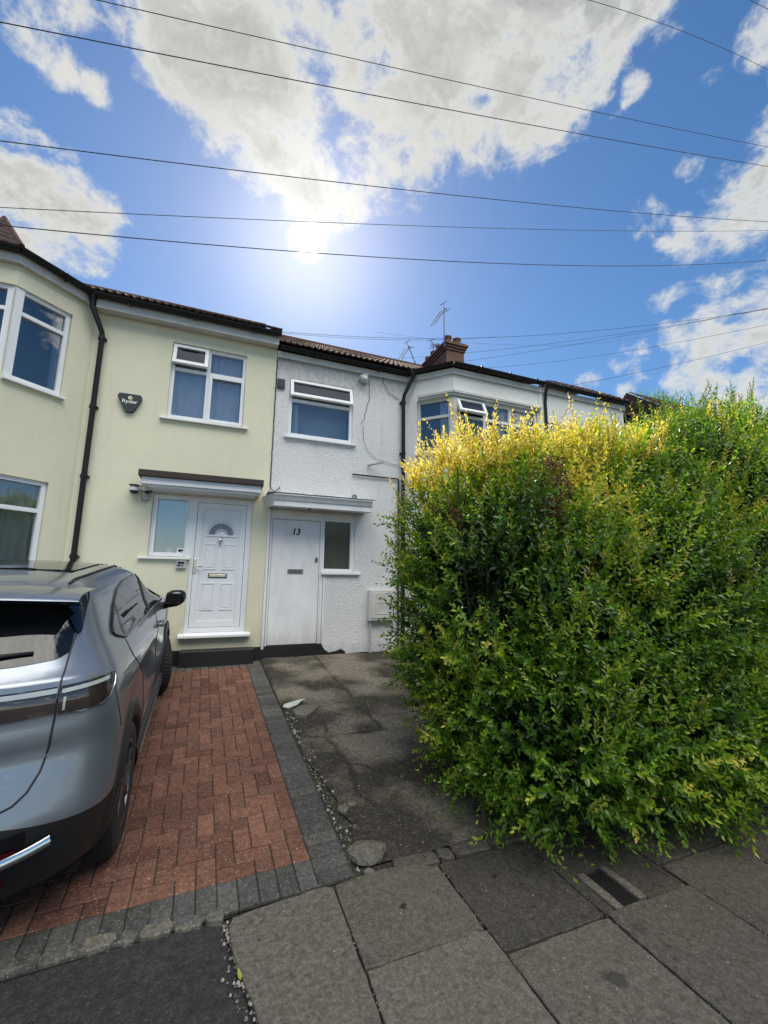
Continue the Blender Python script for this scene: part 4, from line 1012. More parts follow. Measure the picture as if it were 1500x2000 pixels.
# loose grit and chippings: nobody could count them
gr = MB()
def pebble(x, y, z, r, tn):
    a0 = random.uniform(0, 6.28); k = 5
    vs = [(x+r*random.uniform(.7, 1.1)*math.cos(a0+6.283*i/k), y+r*random.uniform(.7, 1.1)*math.sin(a0+6.283*i/k), z) for i in range(k)]+[(x+r*.5*math.cos(a0+6.283*i/k+.5), y+r*.5*math.sin(a0+6.283*i/k+.5), z+r*.8) for i in range(k)]
    gr.add(vs, [tuple(range(k, 2*k))]+[(i, (i+1) % k, k+(i+1) % k, k+i) for i in range(k)], 0, tn)
for i in range(330):
    y = random.uniform(2.5, 4.8); e0 = DO[0]-(y-2.684)*math.sin(DA)+.204
    x = e0+abs(random.gauss(0, .075))+.01; hz = .0 if x < cedge(y) else .012
    pebble(x, y, gz(y)-.018+hz+.003, random.choice([.003, .004, .005, .008, .012]), random.random())
for i in range(380):
    y = random.uniform(2.6, 6.7); x = random.uniform(.8, 2.3); pebble(x, y, gz(y)+.010, random.choice([.002, .003, .004, .006]), random.uniform(.3, 1))
for i in range(160):
    u, v = random.uniform(-1.6, .2), random.uniform(-.2, 3.8); p = DL(u, v, .001); pebble(*p, random.choice([.0015, .002, .003]), random.uniform(.6, 1))
for i in range(150):
    x, y = random.uniform(.05, .32), 0; y = 2.42-random.random()**1.5*.75; x = .13+(2.45-y)*.18+random.gauss(0, .02); pebble(x, y, -.016, random.choice([.003, .004, .007, .009]), random.random())
for i in range(90):
    x, y = random.uniform(.3, 3.4), random.uniform(1.2, 2.5); pebble(x, y, .003, random.choice([.0015, .002, .003, .004]), random.uniform(.5, 1))
for x in (.69, 1.30, 1.91, 2.52):
    for i in range(40): pebble(x+random.gauss(0, .005), random.uniform(1.2, 2.45), -.004, random.choice([.002, .003, .004]), random.uniform(.2, .8))
gr.build('gravel', M['grit'], kind='stuff', label='loose grit and small chippings scattered over the forecourt edge and paving', cat='gravel')
for i, (x, y, r, sq, lab) in enumerate([(.93, 2.63, .105, .55, 'large rounded lump of broken concrete at the corner of the charcoal border'), (.915, 3.06, .040, .7, 'pale broken stone lying in the rubble strip beside the drive'), (.985, 3.10, .032, .6, 'second pale stone touching the larger one in the rubble strip'), (.94, 2.87, .022, .7, 'small white stone in the rubble nearer the pavement'), (.905, 2.49, .025, .6, 'small yellowish stone at the tip of the charcoal border')]):
    mb = MB(); rock(mb, x, y, gz(y)-.005, r, sq, .7 if i else .35, i+2, 2); mb.build('loose_stone', M['stone'], label=lab, cat='stone', group='loose stones beside the drive')
# broken shard of white board lying on the concrete
mb = MB(); pts = [(.745, 4.90), (.80, 4.865), (.90, 4.875), (.945, 4.93), (1.0, 4.975), (.93, 4.985), (.86, 4.99), (.77, 4.975)]
n = len(pts); zf = lambda x, y: gz(y)+.028+.02*math.sin(x*14)
mb.add([(x, y, zf(x, y)+.008) for x, y in pts]+[(x, y, zf(x, y)) for x, y in pts], [tuple(range(n)), tuple(range(2*n-1, n-1, -1))]+[(i, (i+1) % n, n+(i+1) % n, n+i) for i in range(n)])
mb.build('plaster_shard', M['cream'] if 0 else mat('pale_plaster', simple((.50, .52, .46), .7, var=.4, sc=20)), label='pale torn shard of plaster board lying on the concrete beside the drive', cat='shard')
mb = MB(); pts = [(.84, 4.62), (.95, 4.58), (1.06, 4.70), (1.12, 4.80), (1.0, 4.86), (.90, 4.84), (.83, 4.76)]; n = len(pts)
mb.add([(x, y, gz(y)+.028) for x, y in pts]+[(x, y, gz(y)+.0) for x, y in pts], [tuple(range(n))]+[(i, (i+1) % n, n+(i+1) % n, n+i) for i in range(n)])
mb.build('mortar_patch', M['stone'], kind='structure')
# stop-tap cover let into the pavement
dc = empty('drain_cover', (2.105, 1.92, 0), 'dark rectangular iron cover set in the pavement in front of the hedge', 'drain cover')
mb = MB(); slabmesh(mb, [(2.05, 1.80), (2.165, 1.80), (2.165, 2.045), (2.05, 2.045)], -.012, .03, .1, .004)
for i in range(10): mb.box(IDL, 2.06, 2.155, 1.812+i*.023, 1.822+i*.023, -.013, -.009)
mb.build('lid', mat('cast_iron', simple((.016, .014, .014), .55, m=.3, var=.4)), dc)
mb = MB(); slabmesh(mb, rough_edge([(1.99, 1.792), (2.045, 1.792), (2.045, 2.055), (1.99, 2.055)], .04, .003), .002, .05, .9); slabmesh(mb, rough_edge([(2.17, 1.80), (2.222, 1.80), (2.222, 2.055), (2.17, 2.055)], .04, .003), .002, .05, .8); slabmesh(mb, [(2.047, 1.775), (2.168, 1.775), (2.168, 1.797), (2.047, 1.797)], -.004, .04, 1)
mb.build('surround', M['slab'], dc)
leafm = mat('fallen_leaf', simple((.30, .34, .03), .5, var=.2))
mb = MB(); q = [(.195, 2.075), (.203, 2.098), (.202, 2.125), (.193, 2.15), (.184, 2.125), (.185, 2.098)]; mb.add([(x, y, -.008+.004*math.sin(i*2)) for i, (x, y) in enumerate(q)]+[(.194, 2.11, -.003)], [(i, (i+1) % 6, 6) for i in range(6)])
mb.build('fallen_leaf', leafm, label='single yellow green leaf lying on the tarmac by the cut slab', cat='leaf')

# ---------------------------------------------------------------- overhead cables and aerials
def cable(px, Y, r, label, name='overhead_cable'):
    """px: three points of the cable's heading as seen; Y: how far off the vertical plane it hangs in"""
    pts = []
    for (x, y), yy in zip(px, Y):
        d = FWD+RGT*((x-750)/808)-UPV*((y-1000)/808); t = yy/d.y; pts.append(Vector((d.x*t, yy, CAMZ+d.z*t)))
    a, m_, b = pts
    # quadratic through the three, prolonged at both ends
    tm = (m_-a).length/((m_-a).length+(b-m_).length)
    out = []
    for i in range(-8, 41):
        t = i/32
        la = (t-tm)*(t-1)/(tm*1.0); lm = t*(t-1)/(tm*(tm-1)); lb = t*(t-tm)/(1-tm)
        out.append(a*la+m_*lm+b*lb)
    mb = MB(); mb.tube(out, r*.85, 6); mb.build(name, M['cable'], smooth=True, label=label, cat='cable', group='overhead cables')
cable([(190, 0), (985, 180), (1500, 287)], (6, 6, 6), 0.0075, 'topmost overhead cable crossing the big cloud from the upper left')
cable([(0, 43), (750, 190), (1500, 325)], (6, 6, 6), 0.0088, 'thick second overhead cable from the top crossing the big cloud')
cable([(0, 275), (600, 349), (1500, 433)], (6, 6, 6), 0.0075, 'third overhead cable down passing just above the sun')
cable([(0, 405), (600, 433), (1500, 450)], (7, 7, 7), 0.0061, 'thin fourth overhead cable touching the top of the sun')
cable([(0, 440), (600, 493), (1500, 508)], (6, 6, 6), 0.0075, 'fifth overhead cable passing just under the sun')
cable([(1150, 0), (1330, 60), (1500, 136)], (6, 6, 6), 0.0082, 'short stretch of overhead cable cutting the upper right sky')
cable([(1465, 0), (1484, 10), (1500, 18)], (5, 5, 5), 0.0082, 'overhead cable clipping the extreme top right corner of the sky')
cable([(552, 648), (820, 661), (1500, 604)], (8.5, 8.3, 5), 0.0048, 'upper service cable running from the yellow roof past the chimney top')
cable([(580, 653), (740, 663), (905, 662)], (9, 9, 9), 0.0041, 'thin sagging cable just above the clay roof left of the chimney')
cable([(750, 702), (1100, 668), (1500, 603)], (11.5, 9, 5), 0.0048, 'service cable passing behind the chimney stack to the right edge')
cable([(912, 705), (1150, 668), (1500, 601)], (10, 8, 5), 0.0048, 'service cable leaving the right side of the chimney stack')
cable([(960, 718), (1200, 690), (1500, 634)], (9, 8, 5), 0.0041, 'thin low cable rising from the black gutter to the right edge')
cable([(1105, 755), (1300, 716), (1500, 668)], (6.3, 6, 5.4), 0.0048, 'lowest cable rising from the far end of the gutter to the right edge')
cable([(900, 668), (1100, 674), (1330, 642)], (12, 12, 12), 0.0034, 'thin far cable just right of the chimney pots')
def aerial(loc, mast_h, boom, tilt, az, n, label, el=.22, lean=0, base=None):
    e = empty('tv_aerial', loc, label, 'aerial', 'television aerials')
    L0 = Vector(loc); top = L0+Vector((lean, 0, mast_h))
    mb = MB(); mb.tube([L0, top], .016, 8); mb.build('mast', M['metal'], e)
    dirb = Vector((math.cos(az)*math.cos(tilt), math.sin(az)*math.cos(tilt), math.sin(tilt)))
    a = top-Vector((0, 0, .08)); mb = MB(); mb.tube([a-dirb*.18, a+dirb*boom], .010, 6); mb.build('boom', M['metal'], e)
    sd_ = dirb.cross(Vector((0, 0, 1))).normalized(); upb = sd_.cross(dirb)
    mb = MB()
    for i in range(n):
        c = a+dirb*(boom*(i+.6)/n); h = el*(1-.35*i/n)/2
        mb.tube([c-sd_*h, c+sd_*h], .005, 5)
    for s_ in (-1, 1): mb.tube([a-dirb*.12-sd_*.12+upb*.11*s_, a-dirb*.12+sd_*.12+upb*.11*s_], .008, 5); mb.tube([a-dirb*.14+upb*.12*s_, a-dirb*.04], .008, 5)
    mb.build('elements', M['metal'], e)
aerial((5.31, 9.18, 7.95), 1.22, .85, -.98, math.pi+.35, 12, 'tall television aerial on a mast strapped to the corner of the chimney', .30)
aerial((5.52, 10.2, 8.3), .42, .42, .35, .6, 7, 'small television aerial standing among the chimney pots', .3)
aerial((5.2, 10.62, 8.0), .72, .68, -1.02, math.pi+.4, 11, 'television aerial leaning behind the roof ridge left of the chimney', .28, lean=-.33)

# ---------------------------------------------------------------- the parked car
# own coordinates: x to its right, y forward from the rear bumper, z up
CAR_TH, CAR_PH = math.radians(2.0), math.atan(.094)
cfw = Vector((-math.sin(CAR_TH)*math.cos(CAR_PH), math.cos(CAR_TH)*math.cos(CAR_PH), math.sin(CAR_PH)))
crt = Vector((math.cos(CAR_TH), math.sin(CAR_TH), 0)); crt = (crt-cfw*crt.dot(cfw)).normalized(); cup = crt.cross(cfw)
CO = Vector((-1.365, 3.12, .094*.62))-cfw*.83
car = empty('parked_car', CO, 'slate grey hatchback SUV parked nose in on the red brick drive', 'car')
mm = Matrix.Identity(3)
for i in range(3): mm[i][0] = crt[i]; mm[i][1] = cfw[i]; mm[i][2] = cup[i]
car.rotation_euler = mm.to_euler(); LOCALROOTS.append(car)
LV = np.array([
[.20,.80,.30,4.10,.55,2.6,.8],[.25,.86,.16,4.22,.55,2.8,.8],[.33,.895,.06,4.30,.55,3.0,.8],[.45,.915,.02,4.34,.55,3.0,.8],
[.60,.925,.00,4.34,.55,3.0,.8],[.70,.922,.03,4.34,.55,3.0,.8],[.80,.920,.06,4.33,.55,3.0,.8],[.95,.910,.085,4.28,.52,3.0,.8],
[1.05,.895,.10,4.15,.50,3.0,.85],[1.12,.875,.12,3.95,.48,3.0,.9],[1.18,.84,.16,3.55,.46,3.0,.8],[1.26,.79,.22,3.15,.45,3.0,.7],
[1.36,.745,.31,2.90,.42,3.2,.6],[1.46,.70,.39,2.65,.38,3.6,.5],[1.52,.665,.43,2.45,.36,3.8,.5],[1.56,.62,.47,2.25,.4,3.6,.5],
[1.59,.53,.60,2.05,.45,3.2,.5],[1.605,.38,.85,1.85,.4,2.6,.4],[1.612,.18,1.1,1.6,.2,2.2,.2],[1.613,.02,1.25,1.4,.04,2,.04]])
def cprof(z):
    X = LV[:, 0]; out = []; h = np.diff(X)
    i = int(np.clip(np.searchsorted(X, z)-1, 0, len(X)-2)); t = (z-X[i])/h[i]
    for k in range(1, 7):
        y = LV[:, k]; d = np.diff(y)/h; m_ = np.zeros(len(X)); m_[0] = d[0]; m_[-1] = d[-1]
        for q in range(1, len(X)-1): m_[q] = 0 if d[q-1]*d[q] <= 0 else 2*d[q-1]*d[q]/(d[q-1]+d[q])
        out.append((2*t**3-3*t**2+1)*y[i]+(t**3-2*t**2+t)*h[i]*m_[i]+(-2*t**3+3*t**2)*y[i+1]+(t**3-t**2)*h[i]*m_[i+1])
    return out
_rc = {}
def cring(z):
    z = round(float(z), 4)
    if z in _rc: return _rc[z]
    w_, R, F, c, n, cf = cprof(z)
    t = np.linspace(0, np.pi/2, 48); x1 = w_*np.sin(t)**(2/n); y1 = R+c*(1-np.cos(t)**(2/n))
    y2 = np.linspace(R+c, F-cf, 90)[1:-1]
    # flanks: a little waist below the shoulder crease, fuller over the arches
    x2 = np.full(len(y2), w_)
    t = np.linspace(np.pi/2, 0, 30); x3 = w_*np.sin(t)**.8; y3 = F-cf*(1-np.cos(t)**.8)
    x = np.r_[x1, x2, x3]; y = np.r_[y1, y2, y3]; L_ = np.r_[0, np.cumsum(np.hypot(np.diff(x), np.diff(y)))]
    sc_ = math.exp(-((z-.80)/.13)**2)*.018+math.exp(-((z-.97)/.03)**2)*-.006
    b = np.clip((y-.5)/.5, 0, 1)*np.clip((4.0-y)/.4, 0, 1)*np.clip(x/w_, 0, 1)
    x = x-sc_*b
    # crease above the tail lights and tuck under them
    rr = np.clip((.5-y)/.4, 0, 1)
    y = y+rr*(.020*math.exp(-((z-.86)/.06)**2)-.018*math.exp(-((z-1.165)/.018)**2)+.012*math.exp(-((z-1.0)/.05)**2))
    _rc[z] = (x, y, L_); return _rc[z]
def CS(s_, z, e=0.0):
    """point on the car's skin: s_ = distance round from the middle of the tail, z = height, e = lift"""
    x, y, L_ = cring(z); a = abs(s_)
    px, py = float(np.interp(a, L_, x)), float(np.interp(a, L_, y))
    if e:
        qx, qy = float(np.interp(a+.01, L_, x)), float(np.interp(a+.01, L_, y)); z2 = min(z+.006, 1.612); x2, y2, L2 = cring(z2)
        ux, uy = float(np.interp(a*L2[-1]/L_[-1] if a > 1 else a, L2, x2)), float(np.interp(a*L2[-1]/L_[-1] if a > 1 else a, L2, y2))
        t1 = Vector((qx-px, qy-py, 0)); t2 = Vector((ux-px, uy-py, z2-z)); nn = t1.cross(t2)
        if nn.length > 1e-9:
            nn.normalize()
            px += nn.x*e; py += nn.y*e; z += nn.z*e
    return Vector((-px if s_ < 0 else px, py, z))
def paint(k):
    p = obc(k); fl_ = k.noise(p, 900, 1, .5)
    lw = k.n('ShaderNodeLayerWeight', {'Blend': .4}).outputs['Facing']
    c = k.mix(lw, (.22, .25, .295), (.12, .14, .17))
    c = k.mix(k.math('MULTIPLY', fl_, .25), c, (.36, .40, .45))
    d = k.ramp(k.noise(p, 3, 6, .7), .5, .8)
    c = k.mix(k.math('MULTIPLY', d, .12), c, (.25, .23, .2))
    return pbr(k, c=c, m=.6, r=k.math('MULTIPLY_ADD', d, .08, .30), coat=.7, cr=.05)
M['paint'] = mat('slate_car_paint', paint)
M['clad'] = mat('black_cladding', simple((.012, .012, .013), .5, var=.3, sc=15))
M['carglass'] = mat('tinted_car_glass', lambda k: pbr(k, c=(.008, .010, .011), r=.015, s=.55))
M['gloss'] = mat('gloss_black', simple((.006, .006, .007), .08, s=.7, bst=0))
M['lens'] = mat('smoked_lens', lambda k: pbr(k, c=k.mix(k.noise(obc(k), 9, 2, .5), (.012, .010, .010), (.05, .035, .035)), r=.06, s=.8, coat=.6, cr=.02))
M['lensw'] = mat('pale_light_guide', simple((.42, .46, .45), .12, s=.8, coat=1))
M['lensr'] = mat('red_reflector', simple((.16, .008, .012), .2, s=.6))
M['tyre'] = mat('tyre_rubber', simple((.016, .016, .016), .75, var=.3, sc=20, bst=.4))
M['rim'] = mat('dark_alloy', simple((.10, .10, .105), .3, m=.85))
M['wellm'] = mat('wheel_well', simple((.006, .006, .006), .9))
HUBY = (.83, 3.42); HZ = .345
bodyv = MB(); clv = MB()
zs = [.20, .23, .26, .30, .34, .38, .42, .46, .5, .54, .57, .60, .625, .645, .66, .68, .71, .75, .79, .83, .87, .90, .93, .96, .98, 1.0, 1.02, 1.05, 1.08, 1.11, 1.13, 1.145, 1.155, 1.165, 1.175, 1.19, 1.21, 1.24, 1.28, 1.32, 1.36, 1.40, 1.44, 1.48, 1.51, 1.535, 1.555, 1.57, 1.583, 1.592, 1.6, 1.606, 1.61, 1.612]
NC = len(cring(.645)[0]); X0, Y0, _q = cring(.645)
def warp(z, i):     # the paint's lower edge dips towards the rear wheel arch
    return z-.085*min(1, max(0, (X0[i]-.50)/.38))*(1 if Y0[i] < .9 else 0)*math.exp(-((z-.645)/.07)**2)
def gpt(z, i):
    z2 = warp(z, i); x, y, _ = cring(z2); return (float(x[i]), float(y[i]), z2)
G = [[gpt(z, i) for i in range(NC)] for z in zs]
NR = len(G[0])
def in_arch(x, y, z, r=.395):
    return abs(x) > .5 and any((y-h)**2+(z-HZ)**2 < r*r for h in HUBY)
for sgn in (1, -1):
    for dst, want in ((bodyv, True), (clv, False)):
        o = len(dst.v)
        for row in G:
            for p in row: dst.v.append((p[0]*sgn, p[1], p[2])); dst.t.append(.5)
        for a in range(len(zs)-1):
            for b in range(NR-1):
                c = [(G[q][r_][0]+0, G[q][r_][1], G[q][r_][2]) for q in (a, a+1) for r_ in (b, b+1)]
                m_ = tuple(sum(v[i] for v in c)/4 for i in range(3))
                painted = (zs[a]+zs[a+1])/2 > .645 if m_[1] < .75 else m_[2] > .35
                if m_[1] > 3.9: painted = m_[2] > .5
                if painted != want or in_arch(*m_): continue
                f = (o+a*NR+b, o+a*NR+b+1, o+(a+1)*NR+b+1, o+(a+1)*NR+b)
                dst.f.append(f if sgn > 0 else f[::-1]); dst.m.append(0)
def compact(mb):
    used = sorted({i for f in mb.f for i in f}); mp = {u: i for i, u in enumerate(used)}
    mb.v = [mb.v[u] for u in used]; mb.t = [mb.t[u] for u in used]; mb.f = [tuple(mp[i] for i in f) for f in mb.f]
compact(bodyv); compact(clv)
body = bodyv.build('body', M['paint'], car, smooth=True); clv.build('bumper_cladding', M['clad'], car, smooth=True)
# floor and wheel wells
mb = MB(); mb.box(IDL, -.80, .80, .35, 4.0, .21, .26)
for hy in HUBY:
    for sg in (-1, 1):
        rows = [[(sg*x, hy+.40*math.cos(a), HZ+.40*math.sin(a)) for a in np.linspace(-.5, math.pi+.5, 26)] for x in (.60, .905)]; mb.grid(rows)
        o = len(mb.v); mb.add([(sg*.60, hy+.40*math.cos(a), HZ+.40*math.sin(a)) for a in np.linspace(-.5, math.pi+.5, 26)], [tuple(range(26))])
mb.build('underbody', M['wellm'], car)
# arch mouldings: follow the skin
def skinx(y, z):
    x, yy, L_ = cring(min(max(z, .2), 1.6)); k = int(np.searchsorted(yy, y)); k = min(max(k, 1), len(yy)-1)
    t = (y-yy[k-1])/max(1e-6, yy[k]-yy[k-1]); return float(x[k-1]+(x[k]-x[k-1])*t)
for sg in (-1, 1):
    for hy in HUBY:
        mb = MB(); rows = []
        for r_, e in ((.375, -.10), (.378, .008), (.385, .014), (.43, .016), (.475, .012), (.485, -.012)):
            row = []
            for a in np.linspace(-.42 if hy > 1 else -.30, math.pi+.42, 44):
                y = hy+r_*math.cos(a); z = max(.215, HZ+r_*math.sin(a)); row.append((sg*(skinx(min(max(y, .05), 4.2), z)+e), y, z))
            rows.append(row)
        mb.grid(rows); mb.build('arch_moulding', M['clad'], car, smooth=True)
def patch(mb, s0, s1, zlo, zhi, e=.004, ns=40, nz=10, both=False, mt=0):
    """a panel laid on the skin between two curves of height against distance round the car"""
    for sg in ((1, -1) if both else (1,)):
        P = []
        for j in range(nz+1):
            P.append([CS(sg*(s0+(s1-s0)*i/ns) or 1e-4, zlo(s0+(s1-s0)*i/ns)+(zhi(s0+(s1-s0)*i/ns)-zlo(s0+(s1-s0)*i/ns))*j/nz, e) for i in range(ns+1)])
        o = len(mb.v); mb.grid(P, mt)
def interp(*pts):
    xs_ = [p[0] for p in pts]; ys_ = [p[1] for p in pts]; return lambda s_: float(np.interp(s_, xs_, ys_))
# rear screen, its black surround, pillar fins
for sg in (1, -1):
    pass
mb = MB(); 
lo, hi = interp((0, 1.222), (.5, 1.230), (.66, 1.240), (.705, 1.26)), interp((0, 1.50), (.56, 1.50), (.68, 1.49), (.705, 1.46))
patch(mb, 0, .705, lo, hi, .003, 40, 14, True); mb.build('rear_window', M['carglass'], car, smooth=True)
for sg in (1, -1):
    lo = interp((.56, 1.46), (.62, 1.44), (.66, 1.40), (.70, 1.345), (.722, 1.325), (.735, 1.335)); hi = interp((.56, 1.51), (.735, 1.505)); mb = MB()
    mb.grid([[CS(sg*(.56+.175*i/20), lo(.56+.175*i/20)+(hi(.56+.175*i/20)-lo(.56+.175*i/20))*j/14, .014) for i in range(21)] for j in range(15)]); mb.build('spoiler_fin', M['gloss'], car, smooth=True)
# roof spoiler standing out over the glass
mb = MB()
for sg in (1,):
    top = []; bot = []
    for i in range(-20, 21):
        u = i/20; x = .70*u; yb = .235+.11*abs(u)**3; yf = .66
        zt_ = lambda y: 1.553-.035*abs(u)**2.5*1.2+(y-.25)*.085
        row = [(x, yb-.012, zt_(yb)-.012), (x, yb, zt_(yb)+.002), (x, yb+.05, zt_(yb+.05)+.008), (x, .45, zt_(.45)+.010), (x, yf, zt_(yf)-.012)]
        top.append(row); bot.append([(x, yb-.012, zt_(yb)-.012), (x, yb+.03, zt_(yb)-.036), (x, .47, zt_(.47)-.07)])
    mb.grid(top); 
sp_ = mb.build('spoiler', M['paint'], car, smooth=True)
mb = MB(); mb.grid(bot); mb.build('spoiler_underside', M['gloss'], sp_, smooth=True)
mb = MB(); mb.box(IDL, -.14, .14, .236, .245, 1.53, 1.545); mb.build('brake_light', M['lensr'], sp_)
# black glass roof panel
mb = MB(); P = []
def roofz(x, y):
    best = None
    for q in range(len(zs)-1, 0, -1):
        xs_, ys_, _ = cring(zs[q])
        if ys_[0] <= y <= ys_[-1]:
            # half width of this ring at y
            if y < ys_[60]: k = int(np.searchsorted(ys_, y))
            else: k = int(np.searchsorted(ys_, y))
            k = min(k, len(xs_)-1)
            if xs_[k] >= abs(x): 
                if best is None: return zs[q]
    return 1.5
for y in np.linspace(1.0, 2.15, 24):
    P.append([(x, y, roofz(x, y)+.010) for x in np.linspace(-.50, .50, 31)])
Pz = np.array(P); 
for _ in range(6):
    z_ = Pz[:, :, 2]; z_[1:-1, 1:-1] = (z_[:-2, 1:-1]+z_[2:, 1:-1]+z_[1:-1, :-2]+z_[1:-1, 2:]+z_[1:-1, 1:-1])/5
mb.grid(Pz.tolist()); mb.build('roof_glass', M['gloss'], car, smooth=True)
for sg in (-1, 1):
    mb = MB(); mb.tube([(sg*.585, y, roofz(.585, y)+.012) for y in np.linspace(.62, 2.2, 18)], .006, 6); mb.build('roof_seam', M['sealdark'], car)
# tail lights: bar across the tailgate and clusters on the corners
lo = interp((0, 1.022), (.53, 1.024), (.69, 1.028)); hi = interp((0, 1.138), (.69, 1.136))
mb = MB(); patch(mb, 0, .690, lo, hi, .005, 40, 8, True); lbx = mb.build('light_bar', M['lens'], car, smooth=True)
mb = MB(); patch(mb, 0, .690, interp((0, 1.112), (.69, 1.110)), interp((0, 1.130), (.69, 1.129)), .0085, 40, 2, True); mb.build('light_guide', M['lensw'], lbx, smooth=True)
for sg in (1, -1):
    mb = MB(); lo = interp((.703, 1.026), (.80, 1.012), (.90, 1.014), (.95, 1.035), (.985, 1.075), (.995, 1.10)); hi = interp((.703, 1.136), (.85, 1.134), (.96, 1.132), (.985, 1.128), (.995, 1.112))
    q0 = len(mb.v)
    P = [[CS(sg*(.703+.292*i/36), lo(.703+.292*i/36)+(hi(.703+.292*i/36)-lo(.703+.292*i/36))*j/10, .006) for i in range(37)] for j in range(11)]
    mb.grid(P); tl = mb.build('tail_light', M['lens'], car, smooth=True)
    mb = MB(); P = [[CS(sg*(.708+.23*i/30), (1.106+.016*j/2)+.002*(i/30), .0095) for i in range(31)] for j in range(3)]; mb.grid(P); mb.build('light_guide', M['lensw'], tl, smooth=True)
    mb = MB(); P = [[CS(sg*(.718+.010*i/2), 1.035+.055*j/4, .0095) for i in range(3)] for j in range(5)]; mb.grid(P); mb.build('light_guide', M['lensw'], tl, smooth=True)
    mb = MB(); pts = [CS(sg*s_, z, .006) for s_, z in [(.703, 1.024), (.80, 1.010), (.90, 1.012), (.95, 1.033), (.985, 1.073), (.997, 1.10), (.995, 1.118), (.985, 1.130)]]; mb.tube(pts, .0035, 6); mb.build('trim', M['chrome'], tl, smooth=True)
# tailgate shut line and other gaps
def gapline(name, pts, r=.0035, sg=1, m_='sealdark', e=.0005, n=6):
    out = []
    for (a, b) in zip(pts, pts[1:]):
        for i in range(n): t = i/n; out.append(CS(sg*(a[0]+(b[0]-a[0])*t), a[1]+(b[1]-a[1])*t, e))
    out.append(CS(sg*pts[-1][0], pts[-1][1], e)); mb = MB(); mb.tube(out, r, 5); return mb
tg = [(.80, 1.53), (.765, 1.47), (.735, 1.42), (.71, 1.30), (.705, 1.234), (.70, 1.16), (.697, 1.10), (.696, 1.02), (.69, .90), (.672, .80), (.64, .735), (.60, .70), (.54, .682), (.4, .675), (.02, .672)]
for sg in (1, -1): gapline('tailgate_gap', tg, .0048, sg).build('tailgate_gap', M['sealdark'], car)
for sg in (1, -1):
    rd = [(1.40, 1.187), (1.44, 1.13), (1.52, 1.074), (1.70, .98), (1.95, .87), (2.06, .814), (2.09, .70), (2.09, .55), (2.03, .42)]
    gapline('d', rd, .0032, sg).build('door_gap', M['sealdark'], car)
    gapline('d', [(2.80, 1.15), (2.86, 1.0), (2.88, .85), (2.95, .6), (3.10, .40)], .0032, sg).build('door_gap', M['sealdark'], car)
    gapline('d', [(3.75, 1.12), (3.85, .95), (3.85, .6), (3.80, .42)], .0032, sg).build('door_gap', M['sealdark'], car)
    gapline('d', [(.995, 1.07), (1.03, .98), (1.07, .90), (1.10, .83)], .002, sg).build('bumper_gap', M['sealdark'], car)
